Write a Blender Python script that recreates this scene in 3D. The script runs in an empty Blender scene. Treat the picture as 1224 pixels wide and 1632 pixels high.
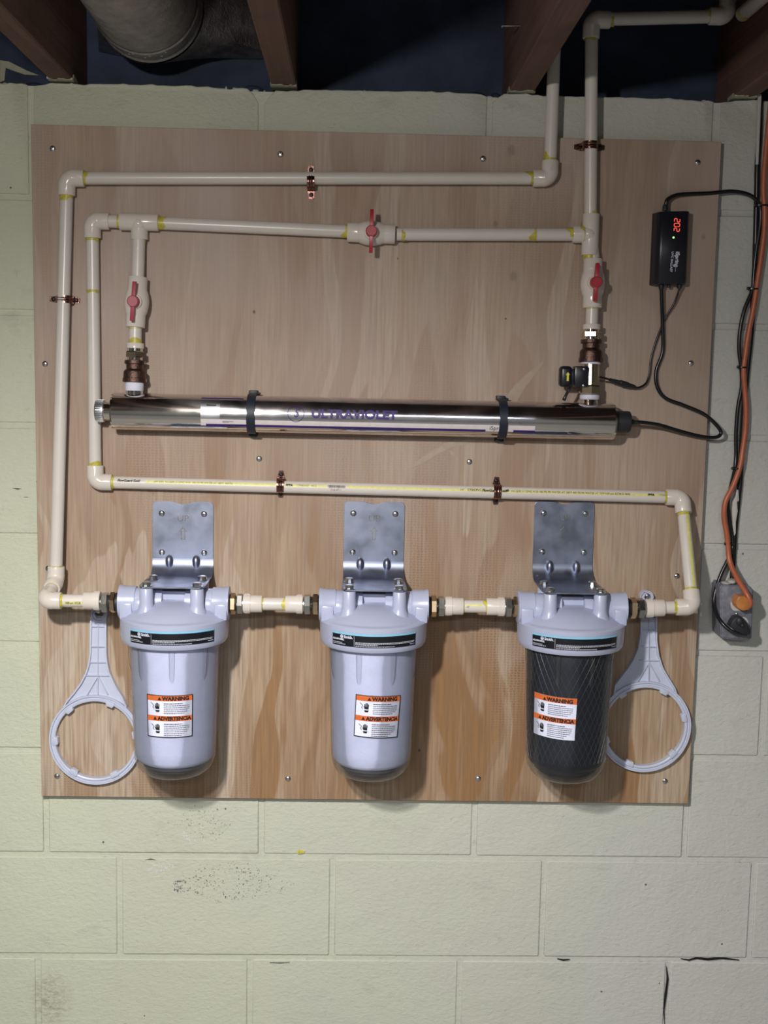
import bpy, bmesh, math, random
from mathutils import Vector, Matrix
C = bpy.context.scene
D = bpy.data
PI = math.pi
random.seed(4)

# ---------------------------------------------------------------- camera
F_PX, CAM_Y, PITCH, YAW, ROLL = 1882.677, -2.169102, 0.114606, 0.026263, -0.018877
def cam_axes():
    cy, sy, cp, sp = math.cos(YAW), math.sin(YAW), math.cos(PITCH), math.sin(PITCH)
    f = Vector((sy*cp, cy*cp, -sp)); r0 = Vector((cy, -sy, 0)); d0 = f.cross(r0)
    c, s = math.cos(ROLL), math.sin(ROLL)
    return c*r0 + s*d0, -s*r0 + c*d0, f
AR, AD, AF = cam_axes()
CAM = Vector((0, CAM_Y, 0))
cam = D.objects.new('camera', D.cameras.new('camera')); C.collection.objects.link(cam)
m = Matrix.Identity(4)
for i in range(3):
    m[i][0] = AR[i]; m[i][1] = -AD[i]; m[i][2] = -AF[i]; m[i][3] = CAM[i]
cam.matrix_world = m
cam.data.sensor_fit = 'VERTICAL'; cam.data.sensor_height = 36; cam.data.lens = F_PX*36/1632
C.camera = cam
def P(px, py, h=0.0):
    """point standing h metres out from the wall face that the photograph shows at this pixel"""
    d = AR*((px-612)/F_PX) + AD*((py-816)/F_PX) + AF
    return CAM + d*((-h-CAM_Y)/d.y)

# ---------------------------------------------------------------- world, lights, exposure
w = D.worlds.new('basement_air'); C.world = w; w.use_nodes = True
w.node_tree.nodes['Background'].inputs[0].default_value = (0.5, 0.55, 0.7, 1)
w.node_tree.nodes['Background'].inputs[1].default_value = 0.02
C.view_settings.view_transform = 'Standard'; C.view_settings.look = 'None'
C.view_settings.gamma = 1; C.view_settings.use_curve_mapping = False
C.view_settings.exposure = 0.0
def lamp(name, kind, loc, energy, col, target=None, **kw):
    l = D.lights.new(name, kind); l.energy = energy; l.color = col
    for k, v in kw.items(): setattr(l, k, v)
    o = D.objects.new(name, l); C.collection.objects.link(o); o.location = loc
    if target is not None:
        o.rotation_euler = (Vector(target)-Vector(loc)).to_track_quat('-Z', 'Y').to_euler()
    return o
KEY = (-0.41, -1.74, 0.37)
lamp('hanging_work_lamp', 'SPOT', KEY, 138.0, (1.0, 0.97, 0.915), (-0.16, -0.20, -1.62), spot_size=math.radians(104), spot_blend=1.0, shadow_soft_size=0.042)
lamp('hanging_bulb', 'POINT', (KEY[0], KEY[1], KEY[2]+0.01), 29.0, (1.0, 0.95, 0.88), shadow_soft_size=0.03)
lamp('added_fill_area', 'AREA', (0.1, -3.0, 0.46), 40.0, (0.93, 0.96, 1.0), (0.1, -3.0, -1.6), shape='RECTANGLE', size=1.2, size_y=0.12)  # added overhead fill, no known fixture; brightens the lower wall

# ---------------------------------------------------------------- mesh helpers
ORG = {}
def origin(o):
    v = Vector((0, 0, 0))
    while o is not None:
        v += ORG.get(o.name, Vector((0, 0, 0))); o = o.parent
    return v
def obj(name, mesh_or_bm, mat=None, parent=None, flat=False, angle=35):
    if isinstance(mesh_or_bm, bmesh.types.BMesh):
        bm = mesh_or_bm
        bmesh.ops.recalc_face_normals(bm, faces=bm.faces)
        off = origin(parent)
        if off.length: bmesh.ops.translate(bm, verts=bm.verts, vec=-off)
        me = D.meshes.new(name); bm.to_mesh(me); bm.free()
        if not flat:
            me.polygons.foreach_set('use_smooth', [True]*len(me.polygons))
            me.set_sharp_from_angle(angle=math.radians(angle))
    else: me = mesh_or_bm
    if mat is not None:
        for mm in (mat if isinstance(mat, (list, tuple)) else [mat]): me.materials.append(mm)
    o = D.objects.new(name, me); C.collection.objects.link(o)
    if parent is not None: o.parent = parent
    return o
def tag(o, label=None, cat=None, group=None, kind=None):
    if label: o['label'] = label
    if cat: o['category'] = cat
    if group: o['group'] = group
    if kind: o['kind'] = kind
    return o
def thing(name, label, cat, loc, group=None):
    o = D.objects.new(name, None); C.collection.objects.link(o); o.empty_display_size = .02
    o.location = loc; ORG[o.name] = Vector(loc)
    return tag(o, label, cat, group)
def BM(): return bmesh.new()
def perp(t, hint=None):
    t = t.normalized()
    a = hint if hint is not None else (Vector((0, 0, 1)) if abs(t.z) < .9 else Vector((1, 0, 0)))
    u = (a - t*a.dot(t)).normalized()
    return u, t.cross(u)
def ring_faces(bm, rings, closed=True, caps=(True, True)):
    for a, b in zip(rings[:-1], rings[1:]):
        n = len(a)
        for i in range(n if closed else n-1):
            j = (i+1) % n
            try: bm.faces.new((a[i], a[j], b[j], b[i]))
            except ValueError: pass
    if closed and caps[0]: bm.faces.new(rings[0][::-1])
    if closed and caps[1]: bm.faces.new(rings[-1])
def lathe(bm, o, axis, prof, seg=32, hint=None, caps=(True, True), phase=0.0):
    """prof: (distance along axis, radius)"""
    axis = Vector(axis).normalized(); u, v = perp(axis, hint); o = Vector(o); rings = []
    for t, r in prof:
        rings.append([bm.verts.new(o + axis*t + (u*math.cos(phase+2*PI*i/seg) + v*math.sin(phase+2*PI*i/seg))*r) for i in range(seg)])
    ring_faces(bm, rings, True, caps)
    return bm
def tube(bm, a, b, r, seg=24, caps=(True, True)):
    a, b = Vector(a), Vector(b)
    return lathe(bm, a, b-a, [(0, r), ((b-a).length, r)], seg, caps=caps)
def sweep(bm, pts, rad, seg=20, caps=(True, True)):
    pts = [Vector(p) for p in pts]; n = len(pts)
    if not hasattr(rad, '__len__'): rad = [rad]*n
    tang = [(pts[min(i+1, n-1)]-pts[max(i-1, 0)]).normalized() for i in range(n)]
    u, _ = perp(tang[0]); rings = []
    for i in range(n):
        u = (u - tang[i]*u.dot(tang[i])).normalized(); v = tang[i].cross(u)
        rings.append([bm.verts.new(pts[i] + (u*math.cos(2*PI*k/seg)+v*math.sin(2*PI*k/seg))*rad[i]) for k in range(seg)])
    ring_faces(bm, rings, True, caps)
    return bm
def catmull(pts, n=8):
    pts = [Vector(p) for p in pts]; q = [pts[0]*2-pts[1]] + pts + [pts[-1]*2-pts[-2]]; out = []
    for i in range(1, len(q)-2):
        for k in range(n):
            t = k/n; a, b, c, d = q[i-1], q[i], q[i+1], q[i+2]
            out.append(.5*((2*b)+(c-a)*t+(2*a-5*b+4*c-d)*t*t+(3*b-a-3*c+d)*t**3))
    out.append(pts[-1]); return out
def box(bm, lo, hi, bev=0.0, seg=2):
    lo, hi = Vector(lo), Vector(hi)
    b = bmesh.new(); bmesh.ops.create_cube(b, size=1)
    for v in b.verts: v.co = Vector([(lo[i]+hi[i])/2 + v.co[i]*(hi[i]-lo[i]) for i in range(3)])
    if bev: bmesh.ops.bevel(b, geom=b.edges[:], offset=bev, segments=seg, profile=.5, affect='EDGES')
    return merge(bm, b)
def merge(bm, b):
    me = D.meshes.new('tmp'); b.to_mesh(me); b.free(); bm.from_mesh(me); D.meshes.remove(me); return bm
def prism(bm, outline, depth, bev=0.0):
    """outline: world points of the front face; extruded by vector depth"""
    b = bmesh.new(); dv = Vector(depth)
    f = [b.verts.new(Vector(p)) for p in outline]; k = [b.verts.new(Vector(p)+dv) for p in outline]
    ff = b.faces.new(f); b.faces.new(k[::-1]); n = len(f)
    for i in range(n): b.faces.new((f[i], k[i], k[(i+1) % n], f[(i+1) % n]))
    if bev:
        bmesh.ops.recalc_face_normals(b, faces=b.faces)
        bmesh.ops.bevel(b, geom=list(ff.edges), offset=bev, segments=2, profile=.5, affect='EDGES')
    return merge(bm, b)
def ellipsoid(bm, c, r, seg=16):
    b = bmesh.new(); bmesh.ops.create_uvsphere(b, u_segments=seg, v_segments=seg//2, radius=1)
    for v in b.verts: v.co = Vector(c) + Vector([v.co[i]*r[i] for i in range(3)])
    return merge(bm, b)

# flat print: text and shapes laid out in (u, v) metres, then put on a surface by a function
def text_bm(s, size, bold=0.0, align='CENTER', shear=0.0, squash=1.0):
    cu = D.curves.new('txt', 'FONT'); cu.body = s; cu.size = size; cu.align_x = align; cu.align_y = 'CENTER'
    cu.offset = bold; cu.shear = shear; cu.resolution_u = 3
    o = D.objects.new('txt', cu); C.collection.objects.link(o)
    me = D.meshes.new_from_object(o)
    b = bmesh.new(); b.from_mesh(me); D.meshes.remove(me)
    D.objects.remove(o); D.curves.remove(cu)
    for v in b.verts: v.co.x *= squash
    return b
def place(bm, b, fn, du=0, dv=0, rot=0.0, step=0.0):
    if step:
        for ax in (0, 1):
            lo = min(v.co[ax] for v in b.verts); hi = max(v.co[ax] for v in b.verts)
            n = int((hi-lo)/step)
            for k in range(1, n+1):
                c = [0, 0, 0]; c[ax] = lo+k*step; nn = [0, 0, 0]; nn[ax] = 1
                bmesh.ops.bisect_plane(b, geom=b.verts[:]+b.edges[:]+b.faces[:], plane_co=c, plane_no=nn, dist=1e-6)
    c, s = math.cos(rot), math.sin(rot)
    for v in b.verts:
        x, y = v.co.x, v.co.y
        v.co = Vector(fn(du + c*x - s*y, dv + s*x + c*y))
    return merge(bm, b)
def poly_b(pts):
    b = bmesh.new(); b.faces.new([b.verts.new((x, y, 0)) for x, y in pts]); return b
def rect_b(x0, y0, x1, y1): return poly_b([(x0, y0), (x1, y0), (x1, y1), (x0, y1)])
def disc_b(r, n=20): return poly_b([(r*math.cos(2*PI*i/n), r*math.sin(2*PI*i/n)) for i in range(n)])
def ring_b(r0, r1, n=28):
    b = bmesh.new()
    a = [b.verts.new((r0*math.cos(2*PI*i/n), r0*math.sin(2*PI*i/n), 0)) for i in range(n)]
    c = [b.verts.new((r1*math.cos(2*PI*i/n), r1*math.sin(2*PI*i/n), 0)) for i in range(n)]
    for i in range(n): b.faces.new((a[i], c[i], c[(i+1) % n], a[(i+1) % n]))
    return b

# ---------------------------------------------------------------- materials
class N:
    def __init__(s, name):
        s.m = D.materials.new(name); s.m.use_nodes = True; s.t = s.m.node_tree; s.t.nodes.clear()
        s.out = s.t.nodes.new('ShaderNodeOutputMaterial'); s.b = s.t.nodes.new('ShaderNodeBsdfPrincipled')
        s.t.links.new(s.b.outputs[0], s.out.inputs[0])
        s.pos = None
    def n(s, typ, ins=None, **kw):
        x = s.t.nodes.new('ShaderNode'+typ)
        for k, v in kw.items(): setattr(x, k, v)
        for k, v in (ins or {}).items():
            if hasattr(v, 'links') or isinstance(v, bpy.types.NodeSocket): s.t.links.new(v, x.inputs[k])
            else: x.inputs[k].default_value = v
        return x
    def world(s):
        if s.pos is None: s.pos = s.n('NewGeometry').outputs['Position']
        return s.pos
    def scaled(s, sc, loc=(0, 0, 0), rot=(0, 0, 0), src=None):
        return s.n('Mapping', {0: src or s.world(), 'Scale': sc, 'Location': loc, 'Rotation': rot}).outputs[0]
    def noise(s, vec, scale=1, detail=3, rough=.5, dist=0): return s.n('TexNoise', {'Vector': vec, 'Scale': scale, 'Detail': detail, 'Roughness': rough, 'Distortion': dist}).outputs['Fac']
    def ramp(s, fac, stops, interp='LINEAR'):
        r = s.n('ValToRGB', {0: fac}); e = r.color_ramp.elements; r.color_ramp.interpolation = interp
        while len(e) < len(stops): e.new(.5)
        for el, (p, c) in zip(e, stops): el.position = p; el.color = (c, c, c, 1) if not hasattr(c, '__len__') else (*c, 1)
        return r.outputs[0]
    def mix(s, fac, a, b, mode='MIX'):
        x = s.n('Mix', data_type='RGBA', blend_type=mode)
        for i, v in ((0, fac), (6, a), (7, b)):
            if isinstance(v, bpy.types.NodeSocket): s.t.links.new(v, x.inputs[i])
            elif i == 0: x.inputs[0].default_value = v
            else: x.inputs[i].default_value = (*v, 1)
        return x.outputs[2]
    def math(s, op, a, b=0.0, c=0.0): 
        return s.n('Math', {0: a, 1: b, 2: c}, operation=op).outputs[0]
    def set(s, **kw):
        for k, v in kw.items():
            k = k.replace('_', ' ')
            if isinstance(v, bpy.types.NodeSocket): s.t.links.new(v, s.b.inputs[k])
            elif hasattr(v, '__len__') and len(v) == 3: s.b.inputs[k].default_value = (*v, 1)
            else: s.b.inputs[k].default_value = v
        return s
    def bump(s, h, dist=.001, strength=1.0):
        s.t.links.new(s.n('Bump', {'Height': h, 'Distance': dist, 'Strength': strength}).outputs[0], s.b.inputs['Normal']); return s
def simple(name, col, rough=.5, metal=0.0, var=.06, vs=60, bump=0.0, bs=200, **kw):
    x = N(name); f = x.noise(x.world(), vs, 3)
    c = x.mix(x.ramp(f, [(.3, 0), (.7, 1)]), tuple(v*(1-var) for v in col), tuple(min(1, v*(1+var)) for v in col))
    x.set(Base_Color=c, Roughness=rough, Metallic=metal, **kw)
    if bump: x.bump(x.noise(x.world(), bs, 3), bump)
    return x.m
def glow(name, col, e):
    x = N(name); x.set(Base_Color=col, Emission_Color=col, Emission_Strength=e); return x.m

def mat_wall():
    x = N('painted_block'); w = x.world()
    big = x.noise(w, 2.3, 3, .5)
    c = x.mix(x.ramp(big, [(.35, 0), (.65, 1)]), (.575, .60, .475), (.54, .56, .45))
    sx = x.n('SeparateXYZ', {0: w}).outputs[0]      # colour runs from yellow-green at the left to greyer at the right
    side_tint = x.ramp(x.math('ADD', x.math('MULTIPLY', sx, .55), x.math('MULTIPLY', x.noise(w, 1.7, 3), .8)), [(.20, 0), (.75, 1)])
    c = x.mix(side_tint, c, (.54, .54, .51))
    grime = x.ramp(x.noise(x.scaled((3, 3, 6)), 3, 5, .65), [(.60, 0), (.78, .45)])
    c = x.mix(grime, c, (.33, .325, .29))
    # grimy patch low on the left, and small dark chips and white flecks under the board
    def near(px, py, rx, rz):
        p = P(px, py)
        v = x.scaled((1/rx, 0, 1/rz), (-p.x/rx, 0, -p.z/rz))
        return x.n('VectorMath', {0: v}, operation='LENGTH').outputs['Value']
    g = x.math('MULTIPLY', x.ramp(near(80, 1592, .05, .07), [(.2, 1), (1, 0)]), x.ramp(x.noise(x.scaled((25, 25, 60)), 3, 4, .7), [(.42, 0), (.62, .8)]))
    c = x.mix(g, c, (.26, .25, .22))
    def chips(px, py, rx, rz, sc, th, col, c, mx=1.0):
        m_ = x.ramp(near(px, py, rx, rz), [(.1, 1), (1, 0)])
        vo = x.n('TexVoronoi', {'Vector': x.n('MixRGB', {0: .012, 1: w, 2: x.n('TexNoise', {'Vector': w, 'Scale': 260.0}).outputs['Color']}).outputs[0], 'Scale': sc*1.55, 'Randomness': 1.0}); 
        cell = x.n('SeparateColor', {0: vo.outputs['Color']}).outputs[0]
        spot = x.math('LESS_THAN', vo.outputs['Distance'], x.math('MULTIPLY', cell, th))
        gate = x.math('GREATER_THAN', x.math('MULTIPLY', m_, 1.15), x.noise(w, 45, 2))
        return x.mix(x.math('MULTIPLY', x.math('MULTIPLY', spot, gate), mx), c, col)
    c = chips(322, 1312, .085, .055, 170, .36, (.14, .13, .11), c)
    c = chips(312, 1333, .045, .028, 120, .40, (.66, .67, .74), c)
    c = chips(258, 1385, .040, .028, 150, .45, (.66, .66, .76), c)
    c = chips(370, 1405, .16, .06, 150, .38, (.12, .11, .09), c)
    c = chips(290, 1412, .035, .02, 130, .6, (.17, .15, .17), c)
    v2 = x.n('TexVoronoi', {'Vector': w, 'Scale': 26.0}); cc = x.n('SeparateColor', {0: v2.outputs['Color']}).outputs[0]
    sp = x.math('MULTIPLY', x.math('LESS_THAN', v2.outputs['Distance'], .055), x.math('GREATER_THAN', cc, .86))
    c = x.mix(sp, c, (.13, .12, .10))
    x.set(Base_Color=c, Roughness=.62, Specular_IOR_Level=.3)
    a = x.noise(x.scaled((1, 1, 1.6)), 95, 4, .62, .4); b = x.noise(w, 14, 3)
    pits = x.ramp(x.noise(w, 60, 5, .7), [(.62, 0), (.75, 1)])
    h = x.math('ADD', x.math('MULTIPLY', a, .8), x.math('MULTIPLY', b, 1.5)); h = x.math('SUBTRACT', h, x.math('MULTIPLY', pits, .35))
    x.bump(h, .0028, .8); return x.m
def mat_ply():
    x = N('plywood_veneer'); w = x.world()
    warp = x.n('TexNoise', {'Vector': x.scaled((2.2, 1, 1.3)), 'Scale': 1.6, 'Detail': 2.0}).outputs['Color']
    wv = x.n('MixRGB', {0: .16, 1: w, 2: warp}).outputs[0]
    bands = x.noise(x.n('Mapping', {0: wv, 'Scale': (11, 1, 1.15)}).outputs[0], 1.0, 3, .55, .7)
    c = x.ramp(bands, [(.25, (.36, .215, .115)), (.40, (.445, .290, .170)), (.47, (.42, .27, .155)), (.50, (.50, .345, .215)), (.575, (.52, .365, .235)), (.59, (.58, .43, .285)), (.75, (.60, .455, .31))])
    def near(px, py, rx, rz):
        q_ = P(px, py, .018)
        return x.ramp(x.n('VectorMath', {0: x.scaled((1/rx, 0, 1/rz), (-q_.x/rx, 0, -q_.z/rz))}, operation='LENGTH').outputs['Value'], [(.15, 1), (1, 0)])
    flame = x.noise(x.n('Mapping', {0: wv, 'Scale': (14, 1, 1.5), 'Location': (3, 0, 1)}).outputs[0], 1.0, 2, .5, .35)
    lift = 0.0
    for px, py, rx, rz, am in ((140, 1130, .20, .30, .20), (1050, 1120, .05, .30, .24), (195, 900, .07, .13, .24), (960, 1230, .2, .12, .05), (300, 760, .3, .2, -.06), (430, 1190, .07, .30, -.26), (470, 960, .05, .30, -.20), (500, 800, .04, .2, -.16), (700, 1230, .10, .2, -.14), (235, 730, .06, .10, -.2), (60, 250, .2, .2, .0), (700, 930, .06, .2, -.12), (840, 1180, .06, .3, -.12)):
        lift = x.math('ADD', lift, x.math('MULTIPLY', near(px, py, rx, rz), am))
    fl = x.math('ADD', flame, lift)
    c = x.mix(x.ramp(fl, [(.60, 0), (.612, .6)]), c, (.78, .66, .52))
    c = x.mix(x.ramp(fl, [(.72, 0), (.73, .5)]), c, (.82, .71, .58))
    c = x.mix(x.ramp(fl, [(.365, .8), (.378, 0)]), c, (.40, .215, .085))
    fine = x.noise(x.scaled((210, 1, 8)), 1.0, 4, .6)
    c = x.mix(x.ramp(fine, [(.30, .62), (.60, 0)]), c, (.25, .15, .09))
    streak = x.noise(x.scaled((60, 1, 2.6), (5, 0, 0)), 1.0, 3, .6)
    c = x.mix(x.ramp(streak, [(.58, 0), (.74, .40)]), c, (.66, .56, .46))
    streak2 = x.noise(x.scaled((34, 1, 3.0), (2, 0, 7)), 1.0, 3, .6)
    c = x.mix(x.ramp(streak2, [(.60, 0), (.72, .35)]), c, (.27, .175, .12))
    # roller mesh marks pressed in patches
    mask = x.ramp(x.noise(x.scaled((4, 1, 1.6), (1, 0, 6)), 1.0, 3), [(.50, 0), (.60, 1)])
    vo = x.n('TexVoronoi', {'Vector': x.scaled((1.0, 1, 1.35)), 'Scale': 150.0, 'Randomness': .35}, feature='DISTANCE_TO_EDGE').outputs['Distance']
    weave = x.ramp(vo, [(.05, 1), (.2, 0)])
    c = x.mix(x.math('MULTIPLY', x.math('MULTIPLY', weave, mask), .38), c, (.62, .54, .47))
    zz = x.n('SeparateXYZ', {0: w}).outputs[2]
    top_lift = x.math('MULTIPLY', x.ramp(x.noise(x.scaled((3, 1, 2), (9, 0, 3)), 1.0, 3), [(.3, .3), (.7, 1)]), x.ramp(x.math('ADD', zz, .85), [(.30, .0), (.95, .95)]))  # greyer veneer towards the top, also lightened there in place of light
    c = x.mix(top_lift, c, (.66, .555, .50))
    # small knots and nail dots
    for px, py, r in ((405, 497, .0032), (806, 508, .0022), (815, 240, .010), (818, 440, .009), (790, 357, .006), (1121, 378, .005), (634, 412, .0018), (668, 1196, .003)):
        p = P(px, py, .018)
        d = x.n('VectorMath', {0: x.scaled((1/r, 0, .8/r), (-p.x/r, 0, -p.z*.8/r))}, operation='LENGTH').outputs['Value']
        c = x.mix(x.ramp(d, [(.45, (.75 if r < .004 else .25)), (1, 0)]), c, (.07, .045, .03))
    c = x.mix(1.0, c, (.72, .70, .70), 'MULTIPLY')
    x.set(Base_Color=c, Roughness=.62, Specular_IOR_Level=.35)
    x.bump(x.math('ADD', fine, x.math('MULTIPLY', x.math('MULTIPLY', weave, mask), .8)), .0004, .7); return x.m
def mat_wood(name, a, b, sc=(60, 2.5, 60)):
    x = N(name); f = x.noise(x.scaled(sc), 1.0, 4, .6, .5); c = x.mix(x.ramp(f, [(.3, 0), (.7, 1)]), a, b)
    g = x.noise(x.world(), 9, 4, .6); c = x.mix(x.ramp(g, [(.5, 0), (.75, .5)]), c, tuple(v*.55 for v in a))
    x.set(Base_Color=c, Roughness=.75); x.bump(f, .002, .8); return x.m
def mat_metal(name, col, rough, aniso=0.0, scr=0.0, var=.1):
    x = N(name); f = x.noise(x.world(), 45, 4, .6)
    c = x.mix(x.ramp(f, [(.3, 0), (.7, 1)]), tuple(v*(1-var) for v in col), col)
    r = x.ramp(x.noise(x.world(), 30, 3), [(.3, rough*.8), (.7, rough*1.25)])
    x.set(Base_Color=c, Metallic=1.0, Roughness=r)
    if aniso:
        x.b.inputs['Anisotropic'].default_value = aniso
        t = x.n('Tangent', direction_type='RADIAL', axis='X'); x.t.links.new(t.outputs[0], x.b.inputs['Tangent'])
    if scr: x.bump(x.noise(x.world(), 180, 4, .7), scr)
    return x.m
def mat_clear():
    x = N('clear_plastic'); x.t.nodes.remove(x.b)
    tr = x.n('BsdfTransparent', {0: (.985, .988, .992, 1)}); gl = x.n('BsdfGlossy', {0: (1, 1, 1, 1), 'Roughness': .07})
    fr = x.n('Fresnel', {'IOR': 1.5}); df = x.n('BsdfDiffuse', {0: (.8, .82, .86, 1)})
    lw = x.n('LayerWeight', {'Blend': .35})
    m1 = x.n('MixShader', {0: x.math('MULTIPLY', lw.outputs['Facing'], .06), 1: tr.outputs[0], 2: df.outputs[0]})
    m2 = x.n('MixShader', {0: x.math('MULTIPLY', fr.outputs[0], .55), 1: m1.outputs[0], 2: gl.outputs[0]})
    x.t.links.new(m2.outputs[0], x.out.inputs[0]); return x.m
M = {}
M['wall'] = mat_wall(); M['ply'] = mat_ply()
M['mortar'] = M['wall']
M['veneer'] = simple('raw_veneer', (.42, .335, .265), .7, var=.08)
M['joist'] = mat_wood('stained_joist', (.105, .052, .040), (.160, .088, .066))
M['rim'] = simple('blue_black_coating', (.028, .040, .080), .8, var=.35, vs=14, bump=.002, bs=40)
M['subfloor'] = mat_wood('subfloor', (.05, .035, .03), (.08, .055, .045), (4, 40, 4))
M['room'] = simple('room_paint', (.27, .27, .25), .8)
M['floor'] = simple('grey_concrete', (.30, .29, .27), .8, vs=5, var=.15)
M['flake'] = simple('cream_paint', (.42, .42, .32), .7, bump=.001)
M['duct'] = mat_metal('galvanised_duct', (.46, .45, .47), .45, scr=.002, var=.35)
M['cpvc'] = simple('cream_cpvc', (.68, .635, .595), .30, var=.025, vs=25)
M['cpvc_fit'] = simple('cream_cpvc_fitting', (.71, .65, .60), .20, var=.02, vs=25)
M['primer'] = simple('yellow_cement', (.52, .46, .07), .4, var=.25, vs=160)
M['pipe_yellow'] = simple('yellow_print', (.74, .70, .26), .4, var=.1, vs=160)
M['ink'] = simple('black_ink', (.012, .012, .014), .45)
M['ink_grey'] = simple('grey_ink', (.16, .15, .09), .5)
M['copper'] = mat_metal('copper_strap', (.26, .135, .115), .2, scr=.0004)
M['steel'] = mat_metal('zinc_screw', (.62, .63, .65), .25)
M['darkscrew'] = simple('black_screw', (.02, .018, .018), .35, .4)
M['chrome'] = mat_metal('polished_steel', (.80, .77, .74), .055, var=.03, aniso=.0)
M['chamber'] = mat_metal('polished_chamber', (.74, .70, .67), .10, var=.05, aniso=.75)
M['endnut'] = mat_metal('brushed_aluminium', (.72, .74, .78), .35)
M['bracket'] = mat_metal('brushed_bracket', (.29, .32, .42), .42, var=.12)
M['nut'] = mat_metal('steel_nut', (.50, .49, .48), .28)
M['brass'] = mat_metal('brass_nut', (.74, .56, .36), .30, var=.3)
M['brass_pale'] = mat_metal('nickel_brass', (.72, .62, .46), .18)
M['bronze'] = mat_metal('cast_bronze', (.17, .105, .088), .42, scr=.0012, var=.4)
M['tape'] = simple('white_thread_tape', (.72, .72, .86), .6, bump=.0006, bs=500)
M['rubber'] = simple('black_rubber', (.018, .019, .024), .5)
M['strap'] = simple('black_strap', (.012, .018, .032), .5)
M['cable'] = simple('black_cable', (.010, .010, .013), .28)
M['case'] = simple('black_case', (.012, .013, .020), .32)
M['orange'] = simple('orange_cable', (.46, .125, .060), .38, var=.1)
M['orange_plug'] = simple('orange_plug', (.52, .20, .055), .3, var=.15)
M['white_pl'] = simple('white_housing', (.44, .475, .64), .30, var=.02, vs=15)
M['wrench'] = simple('white_wrench', (.53, .565, .70), .38, var=.02)
M['cloth'] = simple('white_cartridge', (.52, .555, .74), .7, var=.03, bump=.0005, bs=300)
M['carbon'] = simple('carbon_block', (.012, .014, .022), .5)
M['net'] = simple('black_netting', (.050, .058, .085), .35)
M['clear'] = mat_clear()
M['bottom'] = simple('bowl_refraction_grey', (.10, .10, .12), .4)  # dark grey standing in for refraction in the clear bowl bottom
def mat_rib():
    x = N('clear_rib'); x.t.nodes.remove(x.b); lw = x.n('LayerWeight', {'Blend': .5}).outputs['Facing']
    tr = x.n('BsdfTransparent', {0: (.97, .97, .98, 1)}); df = x.n('BsdfDiffuse', {0: (.06, .06, .08, 1)}); gl = x.n('BsdfGlossy', {0: (1, 1, 1, 1), 'Roughness': .12})
    m1 = x.n('MixShader', {0: x.ramp(lw, [(.35, 0), (.9, .75)]), 1: tr.outputs[0], 2: df.outputs[0]}); m2 = x.n('MixShader', {0: .10, 1: m1.outputs[0], 2: gl.outputs[0]})
    x.t.links.new(m2.outputs[0], x.out.inputs[0]); return x.m
M['rib'] = mat_rib()
M['lab_black'] = simple('label_black', (.008, .009, .014), .35)
M['lab_blue'] = simple('label_blue', (.26, .56, .78), .4)
M['lab_white'] = simple('label_white', (.74, .76, .90), .4)
M['lab_orange'] = simple('label_orange', (.68, .155, .040), .4)
M['purple'] = simple('purple_print', (.040, .014, .16), .5)
M['purple_light'] = simple('white_foil', (.76, .69, .70), .28)
M['foil'] = mat_metal('silver_foil_label', (.68, .66, .70), .13, aniso=.75)
M['red'] = simple('red_handle', (.40, .022, .040), .35, var=.08)
M['redlite'] = simple('red_handle_matt', (.40, .060, .095), .45, var=.08)
M['led_red'] = glow('red_digit', (1.0, .10, .07), 1.1)
M['led_green'] = glow('green_led', (.35, 1.0, .25), 2.0)
M['arrow'] = simple('yellow_arrow', (.75, .70, .08), .5)
M['box'] = simple('grey_cast_box', (.20, .205, .25), .55, .3, var=.25, vs=120, bump=.001, bs=90)
M['bead'] = simple('outlet_face', (.55, .52, .49), .5)
M['redtag'] = simple('red_tag', (.5, .03, .06), .5)

# ================================================================ THE SETTING
Z0, CH, BL, J = 0.304581, 0.2032, 0.4064, 0.0095
WT = 0.503
wall = D.objects.new('wall_back', None)
bm = BM(); box(bm, (-2.2, .0032, Z0-10*CH), (2.3, .19, WT-.006)); 
wall = obj('wall_back', bm, M['wall']); tag(wall, 'pale green-grey painted concrete block wall behind the plywood board', kind='structure')
def block_mesh(x0, z0, x1, z1, ragged=False, seed=0):
    r = random.Random(seed); b = BM()
    e = .0022; d = .0045
    def loop(ins, y):
        pts = []
        if ragged:
            n = 40
            pts += [(x0+ins, z0+ins), (x1-ins, z0+ins)]
            for i in range(n+1):
                t = i/n; xx = (x1-ins) + (x0+ins-(x1-ins))*t
                edge = min(t, 1-t)*n
                dz = -.016*max(0, 1-edge/2.2)**1.6*ragk[0 if t > .5 else 1] + top[i]
                pts.append((xx, z1-ins+dz))
        else:
            k = .0035
            for cx, cz, a0 in ((x1-k, z0+k, -90), (x1-k, z1-k, 0), (x0+k, z1-k, 90), (x0+k, z0+k, 180)):
                for a in (0, 45, 90):
                    an = math.radians(a0+a); pts.append((cx+(k-ins)*math.cos(an), cz+(k-ins)*math.sin(an)))
        return [b.verts.new((px, y, pz)) for px, pz in pts]
    top = [0.0]
    for _ in range(40): top.append(top[-1]*.7 + r.uniform(-.0007, .0007) - (.003 if r.random() < .05 else 0) + (.002 if r.random() < .04 else 0))
    ragk = (r.choice((.25, .4, 1.0)), r.choice((.25, .3, .5)))
    if seed == 1: ragk = (.3, 1.6)
    if seed == 2: ragk = (1.3, .3)
    a = loop(e, 0); c = loop(e*.35, .0011); f = loop(0, d); g = loop(0, .03)
    n = len(a)
    b.faces.new(a)
    for p, q in ((a, c), (c, f), (f, g)):
        for i in range(n): b.faces.new((p[i], q[i], q[(i+1) % n], p[(i+1) % n]))
    return b
XB, XC = -0.434637, -0.571859
shared = None
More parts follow.
